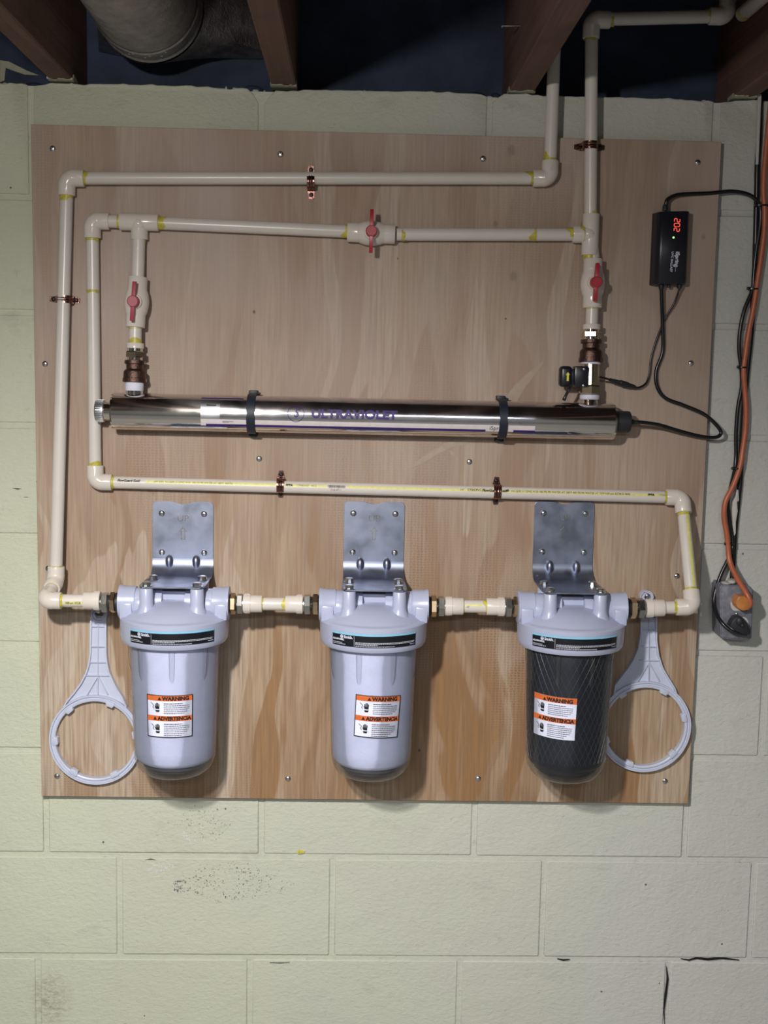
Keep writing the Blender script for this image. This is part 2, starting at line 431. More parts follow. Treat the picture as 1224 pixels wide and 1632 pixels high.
for k in range(-1, 10):
    off = XB if k % 2 == 0 else XC
    if k == -1: off = -0.58077
    if k == 7: off = -.591903
    ztop = Z0 - k*CH if k >= 0 else WT
    zbot = Z0 - (k+1)*CH + J/2
    if k >= 0: ztop -= J/2
    for i in range(-4, 8):
        x0 = off + i*BL
        if x0 < -2.15 or x0+BL > 2.3: continue
        if k == -1:
            sd = {0: 1, 1: 2}.get(i, 10+i)
            o = obj('block', block_mesh(x0+J/2, zbot, x0+BL-J/2, ztop, True, sd), M['wall'], wall)
        else:
            if shared is None:
                b = block_mesh(J/2-BL/2, J/2-CH/2, BL/2-J/2, CH/2-J/2)
                shared = obj('block', b, M['wall'], wall); o = shared
            else:
                o = shared.copy(); C.collection.objects.link(o)
            o.location = (x0+BL/2, random.uniform(-.0006, .0006), Z0-(k+.5)*CH)
            o.rotation_euler = (0, random.uniform(-.0012, .0012), 0)
# cracks and chips in the joints
bm = BM()
def crack(pts, wd, h=.0):
    pts = [P(x, y, 0) for x, y in pts]; up = []; dn = []
    for i, p in enumerate(pts):
        t = (pts[min(i+1, len(pts)-1)]-pts[max(i-1, 0)]).normalized(); nrm = Vector((-t.z, 0, t.x))
        ww = wd*(0.15 if i in (0, len(pts)-1) else random.uniform(.5, 1.2))
        up.append(p+nrm*ww+Vector((0, -.0012, 0))); dn.append(p-nrm*ww+Vector((0, -.0012, 0)))
    prism(bm, up+dn[::-1], (0, .003, 0))
crack([(1085, 1528), (1098, 1530), (1110, 1527), (1128, 1529), (1150, 1527), (1178, 1530)], .0016)
crack([(888, 1528), (898, 1530), (908, 1529)], .002)
crack([(1062, 1540), (1064, 1560), (1061, 1585), (1058, 1610), (1059, 1632)], .0018)
crack([(232, 1370), (240, 1369), (248, 1370)], .0012)
crack([(430, 1534), (445, 1534.5), (462, 1534)], .0006)
crack([(20, 778), (28, 779), (34, 779)], .0009); crack([(38, 792), (45, 792)], .0012)

for _ in range(5):
    pass
obj('crack', bm, M['darkscrew'], wall)['kind'] = 'stuff'
bm = BM()
prism(bm, [P(a, b, .0015) for a, b in ((472, 1358), (478, 1355), (486, 1357), (484, 1360), (475, 1361))], (0, .003, 0))
obj('yellow_smear', bm, M['primer'], wall)

# other room surfaces, out of view
def slab(name, lo, hi, mat, label):
    b = BM(); box(b, lo, hi); return tag(obj(name, b, mat), label, kind='structure')
slab('floor', (-2.3, -4.2, Z0-10*CH-.05), (2.4, .2, Z0-10*CH), M['floor'], 'grey concrete basement floor')
slab('wall_left', (-2.3, -4.2, Z0-10*CH), (-2.2, .2, .76), M['room'], 'left basement wall')
slab('wall_right', (2.3, -4.2, Z0-10*CH), (2.4, .2, .76), M['room'], 'right basement wall')
slab('wall_front', (-2.3, -4.3, Z0-10*CH), (2.4, -4.2, .76), M['room'], 'basement wall behind the viewer')
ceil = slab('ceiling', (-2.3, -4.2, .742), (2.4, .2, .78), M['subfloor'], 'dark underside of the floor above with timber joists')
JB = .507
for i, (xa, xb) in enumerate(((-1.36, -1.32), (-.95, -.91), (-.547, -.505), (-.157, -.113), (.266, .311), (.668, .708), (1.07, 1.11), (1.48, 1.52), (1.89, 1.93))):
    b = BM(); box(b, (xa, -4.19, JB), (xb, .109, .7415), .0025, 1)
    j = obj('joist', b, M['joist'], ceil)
    if i == 4:
        n_ = BM(); tube(n_, P(795, 76, -.05)*1.0, P(838, 75, -.02), .0012, 8); a = P(797, 76, -.02); 
        n_ = BM(); tube(n_, (xa-.030, -.12, .585), (xa+.004, -.12, .586), .0015, 8); lathe(n_, (xa-.031, -.12, .585), (1, 0, 0), [(0, .0035), (.001, .0035)], 10)
        obj('nail', n_, M['steel'], j)
    if i in (2, 3, 4, 5):      # painted cuff where the joist sits on the wall
        r = random.Random(i); b = BM(); n = 9
        lo = [Vector((xa-.001+(xb-xa+.002)*t/n, -.004-r.uniform(0, .014), JB-.0012)) for t in range(n+1)]
        hi = [Vector((xa-.001+(xb-xa+.002)*t/n, .03, JB-.0012)) for t in range(n, -1, -1)]
        prism(b, lo+hi, (0, 0, .003))
        for xs in (xa-.0012, xb-.0003):
            prism(b, [(xs, .03, JB-.001), (xs, -.004-r.uniform(0, .01), JB-.001), (xs, -.002, JB+r.uniform(.006, .016)), (xs, .03, JB+.005)], (.0015, 0, 0))
        obj('paint_cuff', b, M['flake'], j)
rim = slab('trim_1', (-2.2, .11, WT-.006), (2.3, .19, .7415), M['rim'], 'blue-black coated rim board above the wall')
b = BM(); prism(b, [P(x, y, -.108) for x, y in ((0, 96), (14, 98), (28, 105), (44, 113), (62, 120), (40, 119), (22, 113), (9, 108), (7, 128), (0, 131))], (0, .004, 0)); obj('paint_flake', b, M['flake'], rim)
# dark lumps of mortar on top of the wall
b = BM()
for px, py, rx, rz in ((402, 148, .022, .011), (758, 147, .022, .009), (632, 142, .009, .006), (55, 137, .02, .006), (585, 143, .008, .005), (790, 142, .012, .008)):
    p = P(px, py, -.03); ellipsoid(b, (p.x, .035, WT), (rx, .02, rz), 12)
obj('mortar_lump', b, M['rim'], wall)['kind'] = 'stuff'
b = BM()
for _ in range(46):
    px = random.uniform(0, 1200); p = P(px, 145, -.004); ellipsoid(b, (p.x, random.uniform(.002, .03), WT-.002), (random.uniform(.002, .007), .004, random.uniform(.001, .0035)), 8)
obj('mortar_crumb', b, M['wall'], wall)['kind'] = 'stuff'

# ================================================================ DUCT
dc = P(246, 26, -.03)
duct = thing('air_duct', 'grey galvanised round air duct hanging between the joists at top left', 'duct', (dc.x, .03, dc.z-.09))
b = BM(); R_ = .0905
lathe(b, (dc.x, -.02, dc.z), (0, -1, 0), [(0, R_), (.004, R_+.003), (.008, R_)] + [(.008+i*.35, R_-.002*(i > 0)) for i in range(1, 5)], 48, caps=(False, True))
lathe(b, (dc.x, -.02, dc.z), (0, -1, 0), [(.05, R_+.0005), (.053, R_+.003), (.056, R_+.0005)], 48, caps=(False, False))
obj('duct_pipe', b, M['duct'], duct)
b = BM(); seg = 48; A = []; Bq = []; cx, cz = dc.x+.05, dc.z+.025
for i in range(seg):
    a = 2*PI*i/seg; A.append(b.verts.new((dc.x+(R_+.004)*math.cos(a), -.018, dc.z+(R_+.004)*math.sin(a))))
    ca, sa = math.cos(a), math.sin(a); k = 1/max(abs(ca)/.165, abs(sa)/.075)
    Bq.append(b.verts.new((cx+ca*k, .105, cz+sa*k)))
ring_faces(b, [A, Bq], True, (False, True))
obj('duct_boot', b, M['duct'], duct)
b = BM()
for i in range(8):
    a = math.radians(250+i*6); ellipsoid(b, (dc.x+R_*math.cos(a), -.045-.012*(i % 3), dc.z+R_*math.sin(a)), (.003, .004, .0012), 8)
obj('sealant_drop', b, M['steel'], duct)['kind'] = 'stuff'

# ================================================================ BOARD
BH = .018
c4 = [P(49, 198, BH), P(1150, 226, BH), P(1097, 1281, BH), P(66, 1269, BH)]
board = thing('plywood_board', 'large square plywood board with vertical grain screwed to the block wall', 'board', P(580, 1270, 0))
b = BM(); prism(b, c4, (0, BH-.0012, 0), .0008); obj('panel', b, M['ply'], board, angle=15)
b = BM()
L = [P(x, y, BH+.0004) for x, y in ((645, 751), (668, 732), (690, 718), (712, 705), (738, 702), (760, 690), (752, 676), (778, 655), (806, 632), (822, 612), (842, 594), (868, 573), (864, 583), (846, 606), (834, 622), (824, 640), (800, 664), (782, 688), (746, 708), (722, 712), (700, 722), (674, 738))]
prism(b, L, (0, .0006, 0)); obj('torn_veneer', b, M['veneer'], board)
b = BM(); prism(b, [P(x, y, BH+.0004) for x, y in ((716, 717), (721, 719), (724, 726), (718, 724))], (0, .0006, 0)); obj('torn_veneer', b, M['veneer'], board)
def screw_head(bm, c, r=.0052, t=.0028, ax=(0, -1, 0), slot=True, ang=.4):
    c = Vector(c); ax = Vector(ax)
    lathe(bm, c, ax, [(0, r), (t*.35, r), (t*.8, r*.75), (t, r*.35)], 16)
    if slot:
        u, v = perp(ax)
        for k in (0, 1):
            d = (u*math.cos(ang+k*PI/2)+v*math.sin(ang+k*PI/2)); e = ax.cross(d)
            q = c+ax*(t*.97); prism(bm, [q+d*r*.6+e*.0005, q+d*r*.6-e*.0005, q-d*r*.6-e*.0005, q-d*r*.6+e*.0005], -ax*.001)
for i, (x, y) in enumerate(((84, 237), (447, 246), (770, 253), (1112, 259), (72, 580), (1101, 579), (413, 731), (748, 736), (1079, 918), (91, 1237), (459, 1241), (762, 1241), (1060, 1245), (77, 906))):
    b = BM(); screw_head(b, P(x, y, BH), ang=random.uniform(0, 1.5)); obj('screw', b, M['steel'], board)

# ================================================================ PIPING
PR = .0112
HP = BH+.0150
def pipe(name, a, b_, parent, r=PR, mat='cpvc'):
    b = BM(); tube(b, a, b_, r); return obj(name, b, M[mat], parent)
def primer(parent, a, d, w0, w1, r=PR, name='cement_ring', cover=1.0):
    """ragged yellow cement sleeve: starts at a, runs along d"""
    d = Vector(d).normalized(); u, v = perp(d); b = BM(); n = 28; r0 = r+.00035
    rr = random.Random(int(a.x*9999)+int(a.z*7777)); ph = rr.uniform(0, 6)
    A, E = [], []
    for i in range(n):
        t = 2*PI*i/n; q = u*math.cos(t)+v*math.sin(t)
        wv = w0 + (w1-w0)*max(0, math.sin(t*1.0+ph)*.5+math.sin(t*3+ph*2)*.3+rr.uniform(0, .25))
        A.append(b.verts.new(a+q*r0)); E.append(b.verts.new(a+q*r0+d*wv))
    ring_faces(b, [A, E], True, (False, False)); return obj(name, b, M['primer'], parent)
def elbow(parent, c, d1, d2, L=.030, ri=.0150, name='elbow'):
    d1, d2 = Vector(d1).normalized(), Vector(d2).normalized(); c = Vector(c); b = BM(); m_ = .0125
    pts = [c+d1*L, c+d1*(L-.0015), c+d1*(m_+.0005)]
    rad = [ri-.0006, ri, ri]
    A, B_ = c+d1*m_, c+d2*m_
    for i in range(0, 9):
        t = i/8; pts.append((1-t)**2*A+2*t*(1-t)*(c+(d1+d2)*.0012)+t*t*B_); rad.append(ri+.0004)
    pts += [c+d2*(m_+.0005), c+d2*(L-.0015), c+d2*L]; rad += [ri, ri, ri-.0006]
    sweep(b, pts, rad, 28); return obj(name, b, M['cpvc_fit'], parent)
def tee(parent, c, d, br, L=.036, ri=.0150):
    c, d, br = Vector(c), Vector(d).normalized(), Vector(br).normalized(); b = BM()
    lathe(b, c-d*L, d, [(0, ri-.0006), (.0015, ri), (2*L-.0015, ri), (2*L, ri-.0006)], 28)
    lathe(b, c, br, [(0, ri), (L*.85, ri), (L*.85+.0015, ri-.0006)], 28)
    ellipsoid(b, c+Vector((0, -ri*.35, 0))+br*.004, (ri*.9, ri*.8, ri*.9)); return obj('tee', b, M['cpvc_fit'], parent)
def dirv(a, b_): return (Vector(b_)-Vector(a)).normalized()

# run A: ceiling -> elbow -> left along the top -> down the left edge -> out to the first filter
A0 = P(876, 60, HP); A1 = P(876, 284, HP); A2 = P(107, 284, HP); A3 = P(89, 926, .052)
runA = thing('outer_pipe_run', 'cream plastic pipe run from ceiling across board top and down far left edge', 'pipe', A1)
A0 = Vector((A1.x+.001, A1.y, .73))
pipe('pipe', A0, A1, runA); elbow(runA, A1, (0, 0, 1), dirv(A1, A2)); pipe('pipe', A1, A2, runA)
elbow(runA, A2, dirv(A2, A1), dirv(A2, A3)); pipe('pipe', A2, A3, runA)
A4 = P(72, 957, .118); A5 = P(175, 958, .118)
out = dirv(A3, A4)
elbow(runA, A3, dirv(A3, A2), out, L=.027); pipe('pipe', A3, A4, runA)
elbow(runA, A4, -out, dirv(A4, A5), L=.028); pipe('pipe', A4, P(150, 957.5, .118), runA)
for a, d in ((A1+Vector((0, 0, .030)), (0, 0, 1)), (A1+dirv(A1, A2)*.030, dirv(A1, A2)), (A2+dirv(A2, A1)*.030, dirv(A2, A1)), (A2+dirv(A2, A3)*.030, dirv(A2, A3)), (A4+dirv(A4, A5)*.028, dirv(A4, A5))):
    primer(runA, a, d, .004, .018)
primer(runA, A3+dirv(A3, A2)*.027, dirv(A3, A2), .001, .003); primer(runA, A3+out*.0265, out, .0015, .003)
def ink_on_pipe(parent, a, b_, items, r=PR, face=Vector((0, -1, .25)), name='printing'):
    """items: (kind, args) laid along the pipe; u metres from a, v metres around"""
    a, b_ = Vector(a), Vector(b_); t = dirv(a, b_); n0 = (face-t*face.dot(t)).normalized(); s = n0.cross(t)
    if s.z > 0: s = -s
    def fn(u, v, rr=.0005):
        ang = v/r; return a + t*u + (n0*math.cos(ang) - s*math.sin(ang))*(r+rr)
    groups = {}
    for kind, mat, lift, args in items:
        bmx = groups.setdefault(mat, BM())
        f2 = (lambda u, v, L_=lift: fn(u, v, L_))
        if kind == 'rect': place(bmx, rect_b(0, -args[2]/2, args[1], args[2]/2), f2, args[0], args[3] if len(args) > 3 else 0, step=.0016)
        if kind == 'text':
            place(bmx, text_bm(args[1], args[2], args[3], 'LEFT', args[4] if len(args) > 4 else 0, args[5] if len(args) > 5 else 1.0), f2, args[0], args[6] if len(args) > 6 else 0, step=0)
    for mat, bmx in groups.items(): obj(name, bmx, M[mat], parent)['kind'] = 'stuff'
p0, p1 = A4+dirv(A4, A5)*.03, P(150, 957.5, .118)
ink_on_pipe(runA, p0, p1, [('rect', 'pipe_yellow', .0003, (.006, .030, .005, -.002)), ('text', 'ink', .0007, (.008, 'NSF-pw  VCCB', .0048, .0001, 0, .85, -.002))], face=Vector((0, -1, 0)))

def adapter(parent, a, d, L, r=.0152, ridge=True, name='adapter'):
    d = Vector(d).normalized(); b = BM()
    lathe(b, a, d, [(0, r-.0006), (.0012, r), (L*.62, r), (L*.62, r+.0015 if ridge else r), (L-.001, r+.0015), (L, r+.0006)], 32)
    if ridge:
        u, v = perp(d)
        for i in range(20):
            t = 2*PI*i/20; q = u*math.cos(t)+v*math.sin(t); e = d.cross(q)
            c0 = a+q*(r+.0016)+d*L*.66
            prism(b, [c0+e*.0008, c0-e*.0008, c0-e*.0008+d*L*.28, c0+e*.0008+d*L*.28], -q*.001)
    return obj(name, b, M['cpvc_fit'], parent)
adapter(runA, P(134, 957, .118), dirv(A4, A5), .029)

# run B: ceiling header -> right tee -> stub to right valve, and left to the bypass valve
B0 = P(1150, 26, HP+.004); B1 = P(943, 31, HP+.004); B2 = P(941, 374, HP); B3 = P(600, 370, HP)
runB = thing('riser_pipe_run', 'cream plastic riser from the ceiling with a tee feeding the two right-hand valves', 'pipe', B2)
elbow(runB, B1, (1, 0, 0), (0, 0, -1), L=.032); pipe('pipe', B1, B0, runB); pipe('pipe', B1, B2, runB)
tee(runB, B2, (0, 0, 1), (-1, 0, 0)); pipe('pipe', B2, P(632, 373.5, HP), runB); pipe('pipe', B2, P(946, 412, HP), runB)
elbow(runB, B0+Vector((.008, 0, 0)), (-1, 0, 0), (.12, .2, 1), L=.03)
primer(runB, B1+Vector((.032, 0, 0)), (1, 0, 0), .005, .018); primer(runB, B0+Vector((-.022, 0, 0)), (-1, 0, 0), .004, .012)
primer(runB, B1+Vector((0, 0, -.032)), (0, 0, -1), .003, .008)
primer(runB, B2+Vector((0, 0, .036)), (0, 0, 1), .004, .012); primer(runB, B2+Vector((0, 0, -.036)), (0, 0, -1), .006, .012)
primer(runB, B2+Vector((-.032, 0, 0)), (-1, 0, 0), .006, .016); primer(runB, P(854, 374, HP), (-1, 0, 0), .003, .014, name='cement_smear')
primer(runB, P(640, 374, HP), (1, 0, 0), .002, .012)
primer(runB, B2+Vector((-.012, 0, 0)), (-1, 0, 0), .001, .010, r=.0150, name='cement_smear')
# loose cut end pointing into the room at top right
Q0 = P(1183, 23, .06); Q1 = P(1245, -32, .30)
q = thing('ceiling_pipe_end', 'short cream pipe running into the room above right end of header', 'pipe', Q0)
b = BM(); sweep(b, [Q0, Q0+dirv(Q0, Q1)*.004, Q1], [.0105, .0125, .0125], 24); obj('pipe', b, M['cpvc'], q)
primer(q, Q0+dirv(Q0, Q1)*.02, dirv(Q0, Q1), .006, .02, r=.0125)

# run C: bypass valve -> left tee -> elbow -> down -> along the bottom -> out to the third filter
C0 = P(556, 369, HP); C1 = P(222, 354, HP); C2 = P(147, 352, HP); C3 = P(152, 768, HP); C4 = P(1087, 793, HP); C5 = P(1104, 967, .118); C6 = P(1030, 969, .118)
runC = thing('inner_pipe_run', 'cream plastic pipe loop with yellow printed line running just above the brackets', 'pipe', C3)
pipe('pipe', C0, C1, runC); tee(runC, C1, dirv(C2, C1), (0, 0, -1), L=.034); pipe('pipe', C1, C2, runC)
elbow(runC, C2, dirv(C2, C1), dirv(C2, C3)); pipe('pipe', C2, C3, runC); elbow(runC, C3, dirv(C3, C2), dirv(C3, C4))
long_a, long_b = C3, C4
pipe('pipe', C3, C4, runC); elbow(runC, C4, dirv(C4, C3), dirv(C4, C5)); pipe('pipe', C4, C5, runC)
elbow(runC, C5, dirv(C5, C4), dirv(C5, C6)); pipe('pipe', C5, P(1050, 968.5, .118), runC)
adapter(runC, P(1058, 968.6, .118), dirv(C5, C6), .033)
SV = P(222, 395, HP+.006)
pipe('pipe', C1, P(219.5, 448, HP+.008), runC)
for a, d, w_ in ((C1+dirv(C1, C0)*.034, dirv(C1, C0), .02), (C1+dirv(C1, C2)*.034, dirv(C1, C2), .012), (C1+Vector((0, 0, -.031)), (0, 0, -1), .013), (C2+dirv(C2, C3)*.030, dirv(C2, C3), .02), (C3+dirv(C3, C2)*.030, dirv(C3, C2), .009), (C3+dirv(C3, C4)*.030, dirv(C3, C4), .010), (C4+dirv(C4, C3)*.030, dirv(C4, C3), .008), (C4+dirv(C4, C5)*.030, dirv(C4, C5), .007), (C5+dirv(C5, C4)*.030, dirv(C5, C4), .010), (C5+dirv(C5, C6)*.030, dirv(C5, C6), .005)):
    primer(runC, a, d, .004, w_)
primer(runC, P(148, 462, HP), (0, 0, -1), .001, .008, name='cement_smear')
primer(runC, C0+dirv(C0, C1)*.002, dirv(C0, C1), .004, .012)
LL = (long_b-long_a).length; px2u = LL/(1087-152)
U = lambda px: (px-152)*px2u
items = [('rect', 'pipe_yellow', .0003, (U(232), U(1066)-U(232), .0048, .0028)),
         ('text', 'ink', .0007, (U(188), 'FlowGuard Gold', .0062, .00022, .3, .95, .0034)),
         ('text', 'ink_grey', .0007, (U(246), '3/4" CTS  NC-SDR 11 CPVC 4120  100 PSI PR WATER AT 180\u00b0F  400 PSI', .0046, 0, 0, 1.0, .003)),
         ('text', 'ink', .0007, (U(453), 'PPFA', .0056, .0003, .2, 1, .003)), ('text', 'ink_grey', .0007, (U(470), '17FEB24SP   HC2', .0050, 0, 0, 1, .003)),
         ('text', 'ink', .0007, (U(741), 'CTS/CPVC', .0056, .0001, 0, 1, .003)), ('text', 'ink_grey', .0007, (U(729), '3/4"', .0050, 0, 0, 1, .003)),
         ('text', 'ink', .0007, (U(764), 'FlowGuard Gold\u00ae', .0064, .0003, .3, 1, .003)),
         ('text', 'ink_grey', .0007, (U(811), 'NC-SDR 11 CPVC 4120 100 PSI PR WATER AT 180\u00b0F 400 PSI PR WATER AT 73\u00b0F NSF-pw ASTM D 2846', .0050, .0001, 0, .98, .003)),
         ('text', 'ink', .0007, (U(1029), 'PPFA', .0056, .0003, .2, 1, .003)), ('text', 'ink_grey', .0007, (U(1046), '17FEB24', .005, 0, 0, 1, .003)),
         ('rect', 'cpvc_fit', .0005, (U(518), .036, .0105, .000)), ('text', 'ink', .0007, (U(524), 'SC46 4PT-1', .0040, 0, 0, 1, -.0032))]
r = random.Random(3); u_ = 0
while u_ < .031:
    wd = r.choice((.0005, .0008, .0013)); items.append(('rect', 'ink', .0008, (U(519)+u_+.001, wd, .0048, .0026))); u_ += wd+r.choice((.0005, .0009))
ink_on_pipe(runC, long_a, long_b, items, face=Vector((0, -1, .12)))
b0 = C4; ink_on_pipe(runC, C4+dirv(C4, C5)*.035, C5-dirv(C4, C5)*.035, [('rect', 'pipe_yellow', .0004, (0, (C5-C4).length-.07, .0062, .001))], face=Vector((.35, -1, 0)))

# nipples between the filters
def nipple(px0, pxa, pxb, px1, y0, y1, label):
    def q_(px): return P(px, y0+(y1-y0)*(px-px0)/(px1-px0), .118)
    t = thing('pipe_nipple', label, 'pipe', q_((px0+px1)/2), 'short pipes between the filters')
    d = dirv(q_(px0), q_(px1)); pipe('pipe', q_(pxa-6), q_(pxb+6), t)
    adapter(t, q_(pxa), -d, (q_(pxa)-q_(px0)).length); adapter(t, q_(pxb), d, (q_(px1)-q_(pxb)).length)
    primer(t, q_(pxa), d, .0015, .005); primer(t, q_(pxb), -d, .0015, .008)
    return t, d, q_
n1 = nipple(388, 418, 455, 483, 962, 963, 'short cream pipe joining the left filter to the middle filter')
n2 = nipple(709, 738, 775, 804, 966, 967, 'short cream pipe joining the middle filter to the right filter')
ink_on_pipe(n2[0], n2[2](740), n2[2](773), [('rect', 'pipe_yellow', .0003, (.002, .030, .0035, .004)), ('text', 'ink', .0007, (.001, '-17', .005, 0, 0, 1, .001))], face=Vector((0, -1, 0)))

# hex couplings at the filter ports
def coupling(pxs, y, label, flip=False):
    """pxs: outer end of steel nut .. gasket end at the port"""
    s0, s1, b0, b1, g1 = pxs; a = P(s0, y, .118); e = P(g1, y, .118); d = dirv(a, e); k = (e-a).length/abs(g1-s0)
    t = thing('hex_coupling', label, 'coupling', (a+e)/2, 'hexagonal couplings at the filter ports')
    def at(px): return abs(px-s0)*k
    b = BM(); lathe(b, a, d, [(0, .0165), (at(s1)*.1, .0185), (at(s1)*.9, .0185), (at(s1), .0165)], 6, phase=.5); obj('steel_nut', b, M['nut'], t, flat=True)
    b = BM(); lathe(b, a, d, [(-.002, .0125), (at(g1), .0125)], 24)
    for i in range(5): lathe(b, a+d*(at(s1)+i*.0009), d, [(0, .013), (.0004, .0142), (.0008, .013)], 24)
    obj('threaded_tube', b, M['steel'], t)
    b = BM(); L_ = at(b1)-at(b0); lathe(b, a+d*at(b0), d, [(0, .0160), (L_*.15, .0190), (L_*.85, .0190), (L_, .0160)], 6, phase=.15); obj('brass_nut', b, M['brass'], t, flat=True)
    b = BM(); lathe(b, a+d*at(b1), d, [(0, .0155), (.0008, .0175), (at(g1)-at(b1), .0175)], 28); obj('gasket', b, M['rubber'], t)
    return t
coupling((163, 173, 176, 185, 189), 960, 'steel and brass hex coupling on the left port of the left filter')
coupling((387, 378, 376, 367, 362), 962, 'steel and brass hex coupling on the right port of the left filter')
coupling((485, 495, 498, 508, 513), 963, 'steel and brass hex coupling on the left port of the middle filter')
coupling((708, 698, 696, 686, 682), 966, 'steel and brass hex coupling on the right port of the middle filter')
coupling((805, 815, 817, 826, 831), 967, 'steel and brass hex coupling on the left port of the black filter')
coupling((1026, 1016, 1014, 1003, 998), 969, 'steel and brass hex coupling on the right port of the black filter')

# ball valves
def valve(label, a, b_, hc, along, handle_len, hs=.0, mat='red', rise=.0):
    """a, b_: ends of body; hc: centre; along: handle direction"""
    c = (a+b_)/2; t = thing('ball_valve', label, 'valve', c, 'cream ball valves with red handles')
    d = dirv(a, b_); L_ = (b_-a).length; b = BM(); r = .0170
    prof = [(0, r-.0008), (.0012, r), (L_*.20, r), (L_*.22, r+.0004)]
    for i in range(9):
        s_ = -1+i/4; prof.append((L_*(.5+.26*s_), r+.0058*math.cos(s_*PI/2)**.8*.85))
    prof += [(L_*.80, r), (L_-.0012, r), (L_, r-.0008)]
    lathe(b, a, d, prof, 36); obj('body', b, M['cpvc_fit'], t)
    b = BM(); lathe(b, c, (0, -1, 0), [(.012, .0135), (.0235, .0130), (.0250, .0118), (.0250, .0095)], 36); obj('collar', b, M['cpvc_fit'], t)
    hb = BM(); f = Vector((0, -1, 0)); lathe(hb, c, f, [(.022, .0106), (.033, .0103), (.0385, .0098), (.0395, .0086)], 32)
    al = Vector(along).normalized(); si = f.cross(al).normalized(); hl = handle_len/2
    o = c+f*.0255; pts = []
    pr = [(-hl, .001), (-hl, .0095), (-hl+.003, .0115), (-.010, .0125), (.010, .0125), (hl-.003, .0115), (hl, .0095), (hl, .001), (.008, -.002), (-.008, -.002)]
    prism(hb, [o+al*u_+f*v_+si*.0032 for u_, v_ in pr], -si*.0064, .0008)
    obj('handle', hb, M[mat], t); return t
valve('ball valve in the middle of the upper pipe, its red handle turned across the pipe', P(553.5, 370, HP), P(629.5, 373.5, HP), None, (0.01, 0, 1), .074, mat='red')
valve('left ball valve above the left end of the steel tube, faded red handle', P(220, 442, HP+.008), P(215.5, 522, HP+.016), None, (.075, 0, 1), .068, mat='redlite')
valve('right ball valve below the tee of the riser, bright red handle upright', P(945, 413, HP+.004), P(944, 491, HP+.010), None, (.03, 0, 1), .066)

# UV chamber -------------------------------------------------------------
HC = .056; CR = .0325
U0, U1 = P(179, 655, HC), P(979, 672, HC); ud = dirv(U0, U1); UL = (U1-U0).length
uv = thing('ultraviolet_tube', 'long polished steel ultraviolet water treatment tube held by two black straps', 'tube', (U0+U1)/2)
b = BM(); lathe(b, U0, ud, [(-.001, .020), (.0, CR-.004), (.0012, CR-.0012), (.004, CR), (UL-.004, CR), (UL-.0012, CR-.0012), (UL, CR-.004), (UL+.001, .02)], 96); obj('chamber', b, M['chamber'], uv, angle=15)
b = BM(); lathe(b, U0, -ud, [(-.002, .0165), (.014, .0165)], 40); obj('neck', b, M['chrome'], uv)
b = BM(); lathe(b, U0-ud*.013, -ud, [(0, .0185), (.001, .0195), (.014, .0195), (.0155, .0185), (.0155, .012)], 40)
for i in range(30):
    t = 2*PI*i/30; u, v = perp(ud); q_ = u*math.cos(t)+v*math.sin(t); e = ud.cross(q_); c0 = U0-ud*.0145+q_*.0200
    prism(b, [c0+e*.0006, c0-e*.0006, c0-e*.0006-ud*.012, c0+e*.0006-ud*.012], -q_*.0008)
obj('end_nut', b, M['endnut'], uv)
b = BM(); lathe(b, U1, ud, [(-.001, .0195), (.022, .0195), (.0265, .0190), (.0280, .0175), (.0282, .0058), (.034, .0052), (.036, .0038), (.042, .0036)], 40); obj('end_cap', b, M['rubber'], uv)
# ports on top of the tube
def port(px, top):
    c = P(px, 640, HC); k = (c-U0).dot(ud); return U0+ud*k
# printed film on the tube
def on_tube(u, v, lift=.0004):
    """u metres along from U0, v metres around (0 = facing the room, + = up)"""
    a = v/CR; n0 = Vector((0, -1, 0)); n0 = (n0-ud*n0.dot(ud)).normalized(); up = n0.cross(ud)
    if up.z < 0: up = -up
    return U0 + ud*u + (n0*math.cos(a)+up*math.sin(a))*(CR+lift)
ppu = UL/800
T = lambda px: (px-179)*ppu
def tube_print(name, mat, shapes, lift):
    bmx = BM()
    for s_, du, dv in shapes: place(bmx, s_, lambda u, v: on_tube(u, v, lift), du, dv, step=.003 if len(s_.verts) > 3 else 0)
    return obj(name, bmx, M[mat], uv)
def bandmesh(u0, u1, v0, v1):
    b = bmesh.new(); n = max(2, int((v1-v0)/.002)); mu = max(1, int((u1-u0)/.03))
    g = [[b.verts.new((u0+(u1-u0)*i/mu, v0+(v1-v0)*j/n, 0)) for j in range(n+1)] for i in range(mu+1)]
    for i in range(mu):
        for j in range(n): b.faces.new((g[i][j], g[i+1][j], g[i+1][j+1], g[i][j+1]))
    return b
def bands(name, mat, lst, lift):
    bmx = BM()
    for l in lst: place(bmx, bandmesh(*l), lambda u, v: on_tube(u, v, lift))
    return obj(name, bmx, M[mat], uv)
bands('foil_label', 'foil', [(T(322), T(848), -.023, .038)], .0002)
bands('white_band', 'purple_light', [(T(322), T(848), -.0225, -.0095)], .0004)
bands('purple_band', 'purple', [(T(330), T(770), -.0235, -.0185), (T(814), T(848), -.0235, -.0185), (T(322), T(388), .0300, .0320)], .0006)
bands('white_patch', 'endnut', [(T(322), T(352), -.0095, .018)], .0004)
tube_print('lettering', 'purple', [(text_bm('ULTRAVIOLET', .0205, .0009, 'LEFT', 0, 1.16), T(495), .0032), (ring_b(.0138, .0147), T(471), .0035), (text_bm('S', .020, .0002, 'CENTER', .3), T(471), .0035), (rect_b(-.0004, -.007, .0004, .0105), T(472), .0035)], .0011)
tube_print('small_print', 'ink', [(text_bm('iSpring', .0115, 0, 'LEFT', 0, .9), T(776), -.0155), (rect_b(0, 0, .017, .0022), T(331), .0140), (rect_b(0, 0, .019, .0008), T(356), -.0135), (rect_b(0, 0, .011, .0006), T(356), -.0155)], .0009)['kind'] = 'stuff'

